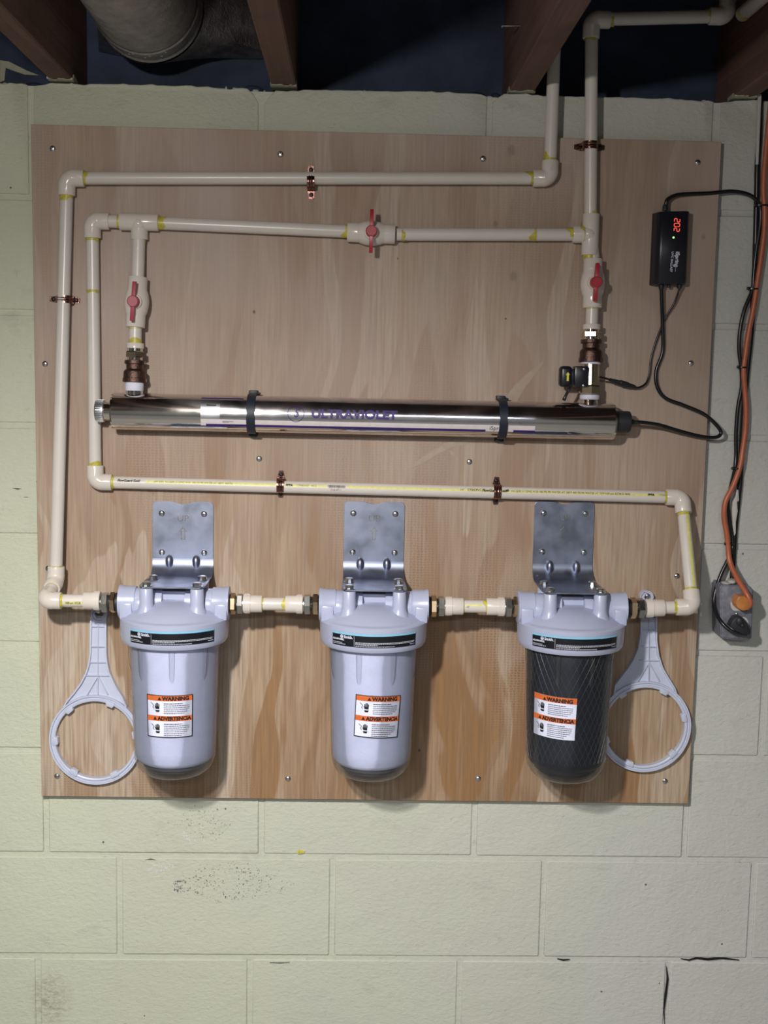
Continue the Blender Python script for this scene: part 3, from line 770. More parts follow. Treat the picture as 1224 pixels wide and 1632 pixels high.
# black straps round the tube
def tube_strap(px, label):
    k = T(px); t = thing('strap_clamp', label, 'clamp', U0+ud*k, 'black straps round the steel tube')
    n0 = Vector((0, -1, 0)); n0 = (n0-ud*n0.dot(ud)).normalized(); up = n0.cross(ud)
    if up.z < 0: up = -up
    b = BM(); W_ = .0078
    n = 56; rings = []
    for i in range(n+1):
        a = math.radians(-118)+math.radians(236)*i/n
        wob = 1.0 - .16*math.exp(-((a-.02)/.12)**2)
        q_ = n0*math.cos(a)+up*math.sin(a); c = U0+ud*k
        rings.append([b.verts.new(c+q_*rr+ud*ww*wob) for rr, ww in ((CR+.0009, -W_), (CR+.0030, -W_+.0006), (CR+.0030, W_-.0006), (CR+.0009, W_))])
    ring_faces(b, rings, True); obj('band', b, M['strap'], t)
    c = U0+ud*k
    for s_ in (1, -1):
        b = BM(); z_ = c+up*s_*(CR+.004)
        box(b, (z_.x-.0078, -.040 if s_ > 0 else -.036, z_.z-(.003 if s_ > 0 else .005)), (z_.x+.0078, -BH, z_.z+(.005 if s_ > 0 else .002)), .0012); obj('foot', b, M['strap'], t)
    b = BM(); z_ = c+up*(CR+.0035); tube(b, (z_.x+.007, -.036, z_.z+.001), (z_.x+.0135, -.036, z_.z), .0014, 10)
    obj('tail', b, M['strap'], t)
tube_strap(400, 'left black strap clamp holding the steel tube near the white square label')
tube_strap(798, 'right black strap clamp holding the steel tube near its black cap')

def assembly_column(px_top, y_top, px_bot, y_bot, h_top, h_bot):
    a, e = P(px_top, y_top, h_top), P(px_bot, y_bot, h_bot); d = dirv(a, e); L_ = (e-a).length
    return a, e, d, (lambda y: a+d*(L_*(y-y_top)/(y_bot-y_top))), (lambda dy: L_*dy/(y_bot-y_top))
def hexed(bm, c, d, L_, r, ph=.3): lathe(bm, c, d, [(0, r*.93), (L_*.15, r), (L_*.85, r), (L_, r*.93)], 6, phase=ph)
def rounded(bm, c, d, prof, seg=36): lathe(bm, c, d, prof, seg)
def knurl(bm, c, d, L_, r, n=10):
    u, v = perp(d)
    for i in range(n):
        t = 2*PI*i/n; q_ = u*math.cos(t)+v*math.sin(t); e = d.cross(q_)
        prism(bm, [c+q_*(r+.0012)+e*.0022, c+q_*(r+.0012)-e*.0022, c+q_*(r+.0012)-e*.0022+d*L_, c+q_*(r+.0012)+e*.0022+d*L_], -q_*.003)
# left
a, e, d, at, ln = assembly_column(216, 515, 214, 640, HP+.016, HC)
lv = thing('bronze_check_valve', 'dark bronze check valve screwed into the left end of the steel tube', 'valve', at(600))
b = BM(); tube(b, at(515), at(550), PR); obj('pipe', b, M['cpvc'], lv)
primer(lv, at(547), -d, .005, .010); primer(lv, at(523), d, .001, .004)
b = BM(); rounded(b, at(547), d, [(0, .0150), (.001, .0156), (ln(8), .0156), (ln(8.5), .0150)]); obj('adapter', b, M['cpvc_fit'], lv)
b = BM(); tube(b, at(555), at(577), .0135); obj('nipple', b, M['chrome'], lv)
b = BM(); hexed(b, at(560), d, ln(10), .0180); obj('hex_nut', b, M['brass_pale'], lv, flat=True)
b = BM(); rounded(b, at(574), d, [(0, .0150), (.0006, .0178), (ln(6), .0178), (ln(7), .0150), (ln(14), .0148), (ln(17), .0185), (ln(19), .0195), (ln(28), .0198), (ln(28.5), .0205), (ln(35), .0205), (ln(36), .0160)])
knurl(b, at(575), d, ln(5), .0172, 8); knurl(b, at(603), d, ln(5.5), .0200, 10); obj('bronze_body', b, M['bronze'], lv)
b = BM(); rounded(b, at(610), d, [(0, .0158), (.001, .0163), (ln(12), .0160), (ln(13), .0152)]); obj('sealing_tape', b, M['tape'], lv)
b = BM(); tube(b, at(622), at(640), .0150, 32); obj('port_neck', b, M['chrome'], lv)
# right
a, e, d, at, ln = assembly_column(944, 484, 939, 655, HP+.010, HC)
rv = thing('bronze_check_valve', 'dark bronze check valve under the right ball valve, above a black sensor', 'valve', at(560))
b = BM(); tube(b, at(484), at(520), PR); obj('pipe', b, M['cpvc'], rv); primer(rv, at(492), d, .0008, .002)
b = BM(); rounded(b, at(517), d, [(0, .0150), (.001, .0156), (ln(8), .0156), (ln(8.5), .0150)]); obj('adapter', b, M['cpvc_fit'], rv)
b = BM(); tube(b, at(524), at(543), .0135); obj('nipple', b, M['chrome'], rv)
b = BM(); hexed(b, at(529), d, ln(9), .0182); obj('hex_nut', b, M['brass_pale'], rv, flat=True)
b = BM(); rounded(b, at(541), d, [(0, .0150), (.0006, .0180), (ln(6), .0180), (ln(7), .0155), (ln(14), .0152), (ln(18), .0190), (ln(20), .0198), (ln(29), .0200), (ln(29.5), .0207), (ln(36), .0207), (ln(37), .0160)])
knurl(b, at(542), d, ln(5), .0174, 8); knurl(b, at(571), d, ln(5.5), .0202, 10); obj('bronze_body', b, M['bronze'], rv)
b = BM(); rounded(b, at(577.5), d, [(0, .0160), (.0005, .0178), (ln(3), .0174), (ln(3.2), .016)]); obj('sealing_tape', b, M['tape'], rv)
fs = thing('flow_sensor', 'brass flow sensor with a black head and yellow arrow by the right tube end', 'sensor', at(600))
b = BM(); rounded(b, at(580), d, [(0, .0150), (.001, .0158), (ln(34), .0158), (ln(35), .0145)]); obj('brass_body', b, M['brass_pale'], fs)
b = BM(); hexed(b, at(614), d, ln(15), .0178, .52); obj('hex_nut', b, M['brass_pale'], fs, flat=True)
b = BM(); rounded(b, at(629.5), d, [(0, .0165), (.001, .0180), (ln(3), .0176), (ln(5), .0170), (ln(6), .0176), (ln(7.5), .016)]); obj('sealing_tape', b, M['tape'], fs)
b = BM(); rounded(b, at(637), d, [(0, .0140), (ln(6), .0150), (ln(18), .0155)]); obj('port_neck', b, M['chrome'], fs)
hx = at(600)
c0 = P(917, 601, HC); b = BM()
box(b, (c0.x-.004, c0.y-.016, c0.z-.0175), (hx.x-.006, c0.y+.014, c0.z+.0195), .003); box(b, (c0.x-.014, c0.y-.013, c0.z-.0135), (c0.x, c0.y+.012, c0.z+.0145), .003); obj('sensor_head', b, M['case'], fs)
c1 = P(903, 600, HC+.012); b = BM()
box(b, (c1.x-.0125, c1.y-.006, c1.z-.0185), (c1.x+.0095, c1.y+.018, c1.z+.0185), .0065, 3); obj('sensor_cap', b, M['case'], fs)
b = BM(); ac = Vector((c1.x+.001, c1.y-.0068, c1.z)); prism(b, [ac+Vector((x_*.001, 0, z_*.001)) for x_, z_ in ((-1.8, -8), (1.8, -8), (1.8, 3), (3.6, 3), (0, 7.8), (-3.6, 3), (-1.8, 3))], (0, .001, 0)); obj('arrow', b, M['arrow'], fs)
for dx, dz in ((.001, .0145), (.001, -.0145)):
    b = BM(); screw_head(b, (c0.x+.012, c0.y-.0158, c0.z+dz), .0026, .0015, slot=False); obj('screw', b, M['steel'], fs)
b = BM(); sweep(b, catmull([P(909, 615, HC+.02), P(906, 622, HC+.022), P(902, 630, HC+.02), P(898.5, 638, HC+.018)], 6), [.0022]*3+[.0026]*12+[.0032]*4, 10); obj('tie_tail', b, M['case'], fs)

# ================================================================ COPPER STRAPS
def pipe_strap(label, c, along, h1, h2, axis_h):
    """c: point on pipe axis; along: pipe direction; h1,h2: the two screw holes (points on board)"""
    c = Vector(c); al = Vector(along).normalized(); f = Vector((0, -1, 0)); sd = f.cross(al).normalized()
    if (Vector(h1)-c).dot(sd) < 0: sd = -sd
    t = thing('copper_strap', label, 'strap', c, 'copper two-hole straps on the board')
    base = BH+.0006; hc = -c.y-base; r0 = PR+.0012; w_ = .0066; th = .0012
    prof = []
    e1, e2 = (Vector(h1)-c).dot(sd), (Vector(h2)-c).dot(sd)
    prof.append((e1+.007, 0)); prof.append((r0+.002, 0)); prof.append((r0, .002))
    for i in range(13):
        a_ = PI*i/12; prof.append((r0*math.cos(a_), hc+r0*math.sin(a_)))
    prof.append((-r0, .002)); prof.append((-r0-.002, 0)); prof.append((e2-.007, 0))
    b = BM(); foot = Vector((c.x, -base, c.z))
    n = len(prof); rings = []
    for i, (s_, h_) in enumerate(prof):
        p_ = foot+sd*s_+f*h_
        t0 = Vector((prof[min(i+1, n-1)][0]-prof[max(i-1, 0)][0], prof[min(i+1, n-1)][1]-prof[max(i-1, 0)][1])); t0.normalize()
        nr = -(sd*(-t0.y)+f*t0.x); ww = w_*(.6 if i in (0, n-1) else 1)
        k_ = .0009 if 3 < i < n-4 else 0
        rings.append([b.verts.new(p_+al*x_+nr*(y_)) for x_, y_ in ((-ww, 0), (-ww, th), (-ww*.5, th), (-ww*.35, th+k_), (-ww*.1, th), (ww*.1, th), (ww*.35, th+k_), (ww*.5, th), (ww, th), (ww, 0))])
    ring_faces(b, rings, True); obj('band', b, M['copper'], t)
    for e_ in (e1, e2):
        b = BM(); screw_head(b, foot+sd*e_+f*th, .0040, .0024, slot=True); obj('screw', b, M['darkscrew'], t)
def strap_h(px, y1, y2, label, axis, ym):
    pipe_strap(label, P(px, ym, HP), axis, P(px, y1, BH), P(px, y2, BH), 0)
strap_h(495.5, 271, 311, 'copper strap on the topmost horizontal pipe', dirv(A2, A1), 289.5)
pipe_strap('copper strap on the far left vertical pipe', P(103.3, 477, HP+.003), dirv(A2, A3), P(86, 476, BH), P(122, 478, BH), 0)
pipe_strap('copper strap on the riser at the top edge of the board', P(940.5, 232, HP+.002), (0, 0, 1), P(921, 232, BH), P(957, 232, BH), 0)
strap_h(447, 756, 787, 'left copper strap on the printed pipe, above the gap between left and middle filters', dirv(C3, C4), 773.5)
strap_h(792, 766, 798, 'right copper strap on the printed pipe, above the black filter side', dirv(C3, C4), 784)

# ================================================================ FILTERS
ZP = -.4005
def label_fn(cx, cy, R0, az, zc, rot=0.0, lift=.0006, slope=0.0):
    c, s = math.cos(rot), math.sin(rot)
    def fn(u, v):
        uu, vv = c*u - s*v, s*u + c*v
        rr = R0 + slope*vv + lift; a = az + uu/R0
        return Vector((cx + rr*math.sin(a), cy - rr*math.cos(a), zc + vv))
    return fn
def tiny_lines(bm, fn, u0, u1, v, hgt, seed, frac=1.0):
    r = random.Random(seed); u = u0; end = u0+(u1-u0)*frac
    while u < end:
        w_ = min(r.uniform(.0012, .0042), end-u); place(bm, rect_b(0, -hgt/2, w_, hgt/2), fn, u, v, step=.003); u += w_+.0007
def build_filter(bx, label, black, az_l, az_r, warn_az, warn_z, warn_rot, tilt, ribs_phase, bolt_jit):
    X = P(bx, 850, BH).x
    Yc = -.120
    t = thing('water_filter', label, 'filter', (X, Yc, -.70), None)
    zr0, zr1 = -.4235, -.4700
    # cap
    b = BM()
    lathe(b, (X, Yc, 0), (0, 0, -1), [(.3945, .020), (.3965, .034), (.4025, .052), (.4110, .070), (.4205, .0835), (.4225, .0860), (.4230, .0885), (.4240, .0925), (.4262, .0948), (.4560, .0935), (.4625, .0925), (.4672, .0895), (.4685, .0855), (.4640, .0800), (.4640, .02)], 96, hint=Vector((1, 0, 0)))
    for s_ in (-1, 1):
        lathe(b, (X, Yc, ZP), (s_, 0, 0), [(.02, .0245), (.066, .0245), (.067, .0268), (.088, .0275), (.0935, .0290), (.0955, .0290), (.0960, .0275), (.0960, .0165)], 48)
        box(b, (X+s_*.082-.010, Yc-.029, ZP-.027), (X+s_*.082+.012*(1 if s_ > 0 else 1), Yc+.029, ZP+.002), .003)
        ellipsoid(b, (X+s_*.060, Yc, ZP-.004), (.030, .0275, .025), 24)
        for px_, py_ in ((.0435, -.036), (.0435, .036)):
            lathe(b, (X+s_*px_, Yc+py_, -.3700), (0, 0, -1), [(0, .0108), (.001, .0114), (.026, .0118), (.034, .0130), (.044, .0175), (.055, .024)], 28)
    box(b, (X-.043, Yc-.008, -.410), (X+.043, Yc+.008, -.3800), .003)
    obj('cap', b, M['white_pl'], t)
    # cap label
    azm = (az_l+az_r)/2*PI/180; hw = .0942*(az_r-az_l)/2*PI/180
    fn = lambda L_: label_fn(X, Yc, .0942, azm, -.4450, 0, L_, .033)
    def put(name, mat, shapes, lift, step=.006):
        bmx = BM()
        for s_, du, dv in shapes: place(bmx, s_, fn(lift), du, dv, step=step)
        return obj(name, bmx, M[mat], lab)
    bmx = BM(); place(bmx, rect_b(-hw, -.0118, hw, .0118), fn(.0006), step=.005); lab = obj('cap_label', bmx, M['lab_black'], t)
    put('blue_stripe', 'lab_blue', [(rect_b(-hw, .0080, hw, .0118), 0, 0)], .0009)
    su = -hw+.030
    put('lettering', 'lab_white', [(text_bm('Smith.', .0068, .0002, 'LEFT'), -hw+.0255, .0042), (ring_b(.0014, .0030, 20), -hw+.0212, .0045), (rect_b(-.0012, -.0004, .0014, .0006), -hw+.0214, .0040),
                                   (text_bm('AO-WH-PREL', .0040, .0002, 'LEFT'), -hw+.0018, -.0008), (rect_b(0, -.0105, .0004, .0070), -hw+.0445, 0)], .0012, step=0)
    bmx = BM()
    for i, (u0, u1, v, fr) in enumerate(((-hw+.002, -hw+.024, -.0062, .9), (-hw+.002, -hw+.030, -.0085, .95), (-hw+.047, hw-.003, -.0035, .99), (-hw+.047, hw-.003, -.0053, .98), (-hw+.047, hw-.003, -.0071, .35), (-hw+.047, hw-.003, -.0098, .62), (hw-.014, hw-.002, -.0085, .95))):
        tiny_lines(bmx, fn(.0012), u0, u1, v, .0008, i, fr)
    obj('fine_print', bmx, M['lab_white'], lab)
    # clear bowl
    b = BM(); prof = [(.4600, .0795), (.4720, .0795), (.4950, .0770), (.5600, .0750), (.6550, .0722), (.6720, .0712)]
    for i in range(1, 9):
        a_ = PI/2*i/8; prof.append((.6720+.036*math.sin(a_), .0712-.030*(1-math.cos(a_))))
    prof += [(.7100, .030), (.7105, .004)]
    lathe(b, (X, Yc, 0), (0, 0, -1), prof, 96, caps=(False, True)); bowl = obj('bowl', b, M['clear'], t)
    for i in range(8):
        a_ = ribs_phase+i*PI/4; q_ = Vector((math.sin(a_), -math.cos(a_), 0)); sdv = Vector((math.cos(a_), math.sin(a_), 0))
        b = BM(); rings = []
        for k in range(15):
            s_ = k/14; z_ = -.472-.056*s_; wd = .0052*(1-.25*s_) if s_ < .7 else .0052*.82*math.sqrt(max(0.0, 1-((s_-.7)/.3)**2))+.0002
            hh = .0048*(1 if s_ < .6 else max(.05, 1-((s_-.6)/.4)**1.5)); rr = .0765-.022*s_*.056*2
            base_ = Vector((X, Yc, z_))+q_*rr
            rings.append([b.verts.new(base_+sdv*wd*math.cos(PI*j/8)+q_*(hh*math.sin(PI*j/8)+.0004)) for j in range(9)])
        for r1_, r2_ in zip(rings[:-1], rings[1:]):
            for j in range(8): b.faces.new((r1_[j], r1_[j+1], r2_[j+1], r2_[j]))
        obj('rib', b, M['rib'], bowl)
    # cartridge
    cr = .0700
    b = BM(); rr = random.Random(int(bx))
    gp = .0022 if not black else .0030
    lathe(b, (X, Yc, 0), (0, 0, -1), [(.4655, .02), (.4655, .0765-gp), (.4720, .0775-gp), (.4950, .0768-gp), (.5600, .0750-gp), (.6550, .0722-gp), (.6740, .0705-gp), (.6800, .0670-gp), (.6830, .060), (.6835, .02)], 64)
    obj('cartridge', b, M['carbon' if black else 'cloth'], t)
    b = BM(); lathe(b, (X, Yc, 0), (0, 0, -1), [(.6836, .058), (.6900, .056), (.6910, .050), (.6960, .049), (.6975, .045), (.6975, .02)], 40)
    obj('added_dark_ring', b, M['bottom' if not black else 'carbon'], t)  # ring added so the clear bowl bottom looks darker
    if black:
        b = BM(); n = 40; steps = 40
        for sgn in (1, -1):
            for i in range(n):
                pts = []
                for k in range(steps+1):
                    z_ = -.4700-.198*k/steps; a_ = 2*PI*i/n + sgn*k/steps*1.30
                    zz_ = -z_; q_ = (.0765 if zz_ < .495 else .0750-.0295*(zz_-.560) if zz_ > .560 else .0765-.023*(zz_-.495))-.0018; pts.append(Vector((X+q_*math.sin(a_), Yc-q_*math.cos(a_), z_)))
                sweep(b, pts, .00055, 4)
        tag(obj('netting', b, M['net'], t), kind='stuff')
    # warning label on the bowl
    R1 = .0765-.0; wz = P(warn_az[0], warn_az[1], .19).z
    waz = math.radians(warn_az[2]); R1 = .0748-.022*(-.52-wz)
    def W_(L_): return label_fn(X, Yc, R1, waz, wz, warn_rot, L_, .030 if not black else .03)
    def putw(name, mat, shapes, lift, step=.006, par=None):
        bmx = BM()
        for s_, du, dv in shapes: place(bmx, s_, W_(lift), du, dv, step=step)
        return obj(name, bmx, M[mat], par or wl)
    a_, c_ = .0400, .0375
    wl = putw('warning_label', 'lab_white', [(rect_b(-a_, -c_, a_, c_), 0, 0)], .0008, par=t)
    if not black:
        k = .0014; putw('label_border', 'ink', [(rect_b(-a_, c_-k, a_, c_), 0, 0), (rect_b(-a_, -c_, a_, -c_+k), 0, 0), (rect_b(-a_, -c_, -a_+k, c_), 0, 0), (rect_b(a_-k, -c_, a_, c_), 0, 0)], .0014)
    e_ = .0013 if not black else 0
    putw('orange_bar', 'lab_orange', [(rect_b(-a_+e_, .0270, a_-e_, c_-e_), 0, 0)], .0011); putw('orange_bar', 'lab_orange', [(rect_b(-a_+e_, -.0085, a_-e_, .0008), 0, 0)], .0011)
    tri = lambda: poly_b([(-.0032, -.0026), (.0032, -.0026), (0, .0034)])
    putw('lettering', 'ink', [(text_bm('WARNING', .0092, .0005, 'LEFT'), -.0115, .0312), (tri(), -.0162, .0310), (text_bm('ADVERTENCIA', .0092, .0005, 'LEFT', 0, .92), -.0195, -.0040), (tri(), -.0245, -.0040)], .0015, step=0)
    def hand(v0):
        L_ = [(rect_b(-.0034, -.0028, .0034, .0020), -.020, v0+.0005), (rect_b(-.0022, -.0085, .0022, -.0060), -.020, v0+.001), (poly_b([(-.0042, 0), (.0042, 0), (.0026, -.0034), (-.0026, -.0034)]), -.020, v0-.0040)]
        for i_, (dx, hh) in enumerate(((-.0031, .0050), (-.0011, .0066), (.0009, .0062), (.0029, .0045))): L_.append((rect_b(-.00075, 0, .00075, hh), -.020+dx, v0+.0022))
        L_.append((poly_b([(0, 0), (.0016, .0010), (.0004, .0046), (-.0008, .0040)]), -.0240, v0-.001))
        for (x0, y0, x1, y1) in ((-.0320, .0085, -.0265, .0040), (-.0265, .0040, -.0285, .0005), (-.0285, .0005, -.0262, -.0020)):
            dx, dy = x1-x0, y1-y0; l_ = math.hypot(dx, dy); nx, ny = -dy/l_*.0005, dx/l_*.0005
            L_.append((poly_b([(x0+nx, y0+ny), (x0-nx, y0-ny), (x1-nx, y1-ny), (x1+nx, y1+ny)]), 0, v0))
        return L_
    putw('shock_symbol', 'ink', hand(.0150), .0014, step=0); putw('shock_symbol', 'ink', hand(-.0225), .0014, step=0)
    bmx = BM()
    for v0, n_ in ((.0225, 6), (-.0135, 7)):
        for i in range(n_):
            tiny_lines(bmx, W_(.0014), -.009, .034, v0-i*.0034, .0011 if i else .0013, i*7+int(bx), (.72, 1.0, 1.0, .98, .93, .8, .7)[i])
    obj('fine_print', bmx, M['ink_grey'] if 0 else M['ink'], wl)
    # steel bracket
    zt, zb, h0, rb, hf = P(bx, 799, BH).z, -.339, BH+.0004, .0345, .164
    th = .0024; hw_ = .0555
    br = None
    b = BM()
    outl = []
    def arc(cx_, cz_, r_, a0, a1, n_=6): return [(cx_+r_*math.cos(math.radians(a0+(a1-a0)*i/n_)), cz_+r_*math.sin(math.radians(a0+(a1-a0)*i/n_))) for i in range(n_+1)]
    outl += arc(-hw_+.009, zt-.009, .009, 180, 90)
    for i in range(1, 12):
        s_ = i/12; xx = -.022+.044*s_; outl.append((xx, zt-.0055*math.sin(PI*s_)**1.6))
    outl += arc(hw_-.009, zt-.009, .009, 90, 0)
    front = [Vector((X+x_, -h0-th, z_)) for x_, z_ in outl] + [Vector((X+hw_, -h0-th, zb)), Vector((X-hw_, -h0-th, zb))]
    prism(b, front, (0, th, 0), .0004)
    path = [(h0, zb+.0002, hw_)]
    zpl = -.3690
    rb = zb - zpl
    for i in range(1, 13):
        a2 = PI/2*i/12; path.append((h0+rb-rb*math.cos(a2), zb-rb*math.sin(a2), hw_))
    path += [(h0+rb+.02, zpl, hw_), (.100, zpl, hw_+.001), (.150, zpl, hw_+.001), (hf-.004, zpl, hw_-.002), (hf, zpl, hw_-.006)]
    rings = []; n_ = len(path)
    for i, (h_, z_, w_) in enumerate(path):
        p_, q_ = path[max(i-1, 0)], path[min(i+1, n_-1)]; tv = Vector((0, -(q_[0]-p_[0]), q_[1]-p_[1])).normalized(); nv = Vector((0, tv.z, -tv.y))
        if nv.y > 0 or nv.z < -.01: nv = -nv
        if i == 0: nv = Vector((0, -1, 0))
        rings.append([b.verts.new(Vector((X+sx*w_, -h_, z_))+nv*k_) for sx, k_ in ((-1, 0), (-1, th), (1, th), (1, 0))])
    ring_faces(b, rings, True)
    br = obj('bracket', b, M['bracket'], t, angle=15)
    for s_ in (-1, 1):      # pressed gussets in the bend
        b = BM(); ellipsoid(b, (X+s_*.0245, -h0-.0065, -.3440), (.0072, .0080, .0120), 20); obj('gusset', b, M['bracket'], br)
    for sx in (-1, 1):
        for zz in (zt-.022, zt-.094):
            b = BM(); screw_head(b, (X+sx*.0385, -h0-th, zz), .0056, .0034, ang=random.uniform(0, 1.5)); obj('screw', b, M['steel'], br)
        for yy in (-.036, .034):
            b = BM(); c_ = Vector((X+sx*.0435, Yc+yy, zpl+th)); lathe(b, c_, (0, 0, 1), [(0, .0100), (.0014, .0100), (.0015, .0078), (.0062, .0078), (.0074, .0062), (.0074, .003)], 12, phase=random.uniform(0, 1)); obj('bolt', b, M['steel'], br, flat=True)
    # embossed UP and arrow
    def flat(u, v): return Vector((X-.0+u, -h0-th-.0005, v))
    bmx = BM()
    place(bmx, text_bm('UP', .0165, .0000, 'CENTER', 0, 1.1), flat, 0, P(bx, 826, BH).z)
    za = P(bx, 849, BH).z
    ao = [(-.0035, -.012), (.0035, -.012), (.0035, .003), (.0075, .003), (0, .0115), (-.0075, .003), (-.0035, .003)]
    ai = [(-.0023, -.0108), (.0023, -.0108), (.0023, .0042), (.0048, .0042), (0, .0095), (-.0048, .0042), (-.0023, .0042)]
    vo = [bmx.verts.new(flat(x_, za+y_)) for x_, y_ in ao]; vi = [bmx.verts.new(flat(x_, za+y_)) for x_, y_ in ai]
    for i in range(7): bmx.faces.new((vo[i], vo[(i+1) % 7], vi[(i+1) % 7], vi[i]))
    r_ = bmesh.ops.extrude_face_region(bmx, geom=bmx.faces[:]); bmesh.ops.translate(bmx, verts=[v for v in r_['geom'] if isinstance(v, bmesh.types.BMVert)], vec=(0, .0006, 0))
    obj('embossing', bmx, M['nut'], br)
    t.rotation_euler = (0, tilt, 0) if False else (0, 0, 0)
    return t
build_filter(292, 'left water filter with white cartridge, nearest the left plastic wrench', False, -43, 53, (270, 1141, 1), 0, 0.0, 0, .08, 1)
build_filter(596, 'middle water filter with white cartridge, between the two short pipes', False, -48, 49, (603, 1142, 7), 0, -.05, .018, -.33, 2)
build_filter(898, 'right water filter with black carbon cartridge under netting', True, -53, 46, (886, 1145, -30), 0, -.02, .018, .35, 3)

# ================================================================ WRENCHES
def wrench(label, cx, cy, R0, hx, htop, side, outline, hole, head, ribs_y, lugs, hang=False, ell=1.0):
    hw0 = BH+.0008; H1 = .0135
    c = P(cx, cy, hw0+H1); t = thing('filter_wrench', label, 'wrench', Vector((c.x, -hw0, c.z)), 'white plastic filter wrenches')
    k = (P(cx+R0, cy, hw0+H1)-c).length; b = BM()
    cc = Vector((c.x, -hw0, c.z)); ri = k*.865
    lathe(b, cc, (0, -1, 0), [(0, ri), (0, k), (H1, k), (H1, k-.0028), (H1-.0035, k-.0034), (H1-.0035, k-.0070), (H1-.0005, k-.0075), (H1-.0005, ri+.0020), (H1-.0015, ri), (0, ri)], 96, caps=(False, False))
    ring = obj('ring', b, M['wrench'], t, angle=20)
    for a_ in lugs:
        a_ = math.radians(a_); q_ = Vector((math.cos(a_), 0, math.sin(a_))); e_ = Vector((-math.sin(a_), 0, math.cos(a_)))
        b = BM(); c_ = cc+q_*(ri+.001)+Vector((0, -H1-.0008, 0)); prism(b, [c_+e_*.0085, c_+e_*.0060-q_*.0058, c_-e_*.0060-q_*.0058, c_-e_*.0085, c_-e_*.0075+q_*.004, c_+e_*.0075+q_*.004], (0, H1*.85, 0), .0008); obj('lug', b, M['wrench'], ring)
    # handle: floor plate, raised edges, ribs
    b = BM()
    Lf = [P(x_, y_, hw0+.006) for x_, y_ in outline]; Rt = [P(x_, y_, hw0+.006) for x_, y_ in side]
    a0 = math.atan2(outline[-1][1]-cy, outline[-1][0]-cx); a1 = math.atan2(side[-1][1]-cy, side[-1][0]-cx)
    arcp = [P(cx+R0*.93*math.cos(a0+(a1-a0)*i/14), cy+R0*.93*math.sin(a0+(a1-a0)*i/14), hw0+.006) for i in range(15)]
    prism(b, Lf+arcp+Rt[::-1], (0, .006, 0))
    def rail(pts, wd, hgt=H1-.001):
        pts = [Vector((p_.x, -hw0-hgt, p_.z)) for p_ in pts]; up, dn = [], []
        for i, p_ in enumerate(pts):
            tt = (pts[min(i+1, len(pts)-1)]-pts[max(i-1, 0)]).normalized(); nn = Vector((-tt.z, 0, tt.x)); up.append(p_+nn*wd/2); dn.append(p_-nn*wd/2)
        prism(b, up+dn[::-1], (0, hgt, 0), .0004)
    rail(Lf, .0030); rail(Rt, .0030); obj('handle', b, M['wrench'], t)
    for seg in ribs_y:
        b = BM(); rail([P(x_, y_, hw0+.006) for x_, y_ in seg], .0018, H1-.0035); obj('rib', b, M['wrench'], t)
    hc = P(hole[0], hole[1], hw0+H1); hc.y = -hw0
    b = BM(); n = 36; lay = []
    for dep, rr, hexa in ((0, hole[2], 1), (0, head, 0), (H1, head, 0), (H1, head-.0018, 0), (H1-.004, head-.0025, 0), (H1-.004, hole[2]+.002, 1), (H1-.001, hole[2]+.0012, 1), (H1-.001, hole[2], 1), (0, hole[2], 1)):
        ring_ = []
        for i in range(n):
            a_ = 2*PI*i/n; r_ = rr
            if hexa: r_ = rr*math.cos(PI/6)/math.cos(((a_) % (PI/3))-PI/6)
            ring_.append(b.verts.new((hc.x+r_*math.cos(a_), -hw0-dep, hc.z+r_*math.sin(a_))))
        lay.append(ring_)
    ring_faces(b, lay, True, (False, False)); obj('head', b, M['wrench'], t)
    b = BM(); tube(b, (hc.x, -.019, hc.z+hole[2]*.8), (hc.x, -hw0-H1-.004, hc.z+hole[2]*.8), .0022, 10); screw_head(b, (hc.x, -hw0-H1-.003, hc.z+hole[2]*.8), .0045, .003)
    obj('screw', b, M['steel'], t)
    return t
Lo = [(146, 982), (145, 1040), (143, 1056), (138, 1072), (130, 1088), (119, 1103), (108, 1116), (102, 1126)]
Ro = [(169, 982), (169.5, 1040), (171, 1056), (174, 1070), (180, 1084), (187, 1098), (195, 1110), (202, 1126)]
wrench('left white plastic wrench hanging under the bottom left elbow', 151.5, 1180, 73.5, 0, 0, Ro, Lo, (157.5, 979, .0085), .0145,
       [[(157, 992), (156.5, 1106)], [(146, 998), (168, 998)], [(145, 1030), (169, 1030)], [(143, 1055), (171, 1055)], [(136, 1076), (178, 1076)], [(156, 1078), (139, 1107)], [(157, 1078), (172, 1106)]],
       (68, 130, 182, 237, 298, 8))
Lo = [(1022, 955), (1021, 1010), (1017, 1034), (1009, 1052), (1000, 1066), (990, 1079), (980, 1092), (978, 1108)]
Ro = [(1045, 955), (1045, 1020), (1048, 1043), (1054, 1062), (1061, 1075), (1068, 1086), (1074, 1096), (1078, 1108)]
wrench('right white plastic wrench hanging partly behind the black filter', 1028, 1159, 73.5, 0, 0, Ro, Lo, (1031, 952, .0048), .0125,
       [[(1034, 966), (1033, 1088)], [(1023, 1004), (1046, 1004)], [(1022, 1030), (1047, 1030)], [(1018, 1052), (1052, 1052)], [(1033, 1056), (1016, 1085)], [(1034, 1056), (1050, 1085)], [(1022, 985), (1046, 985)]],
       (64, 14, 317, 250, 200, 126), True)

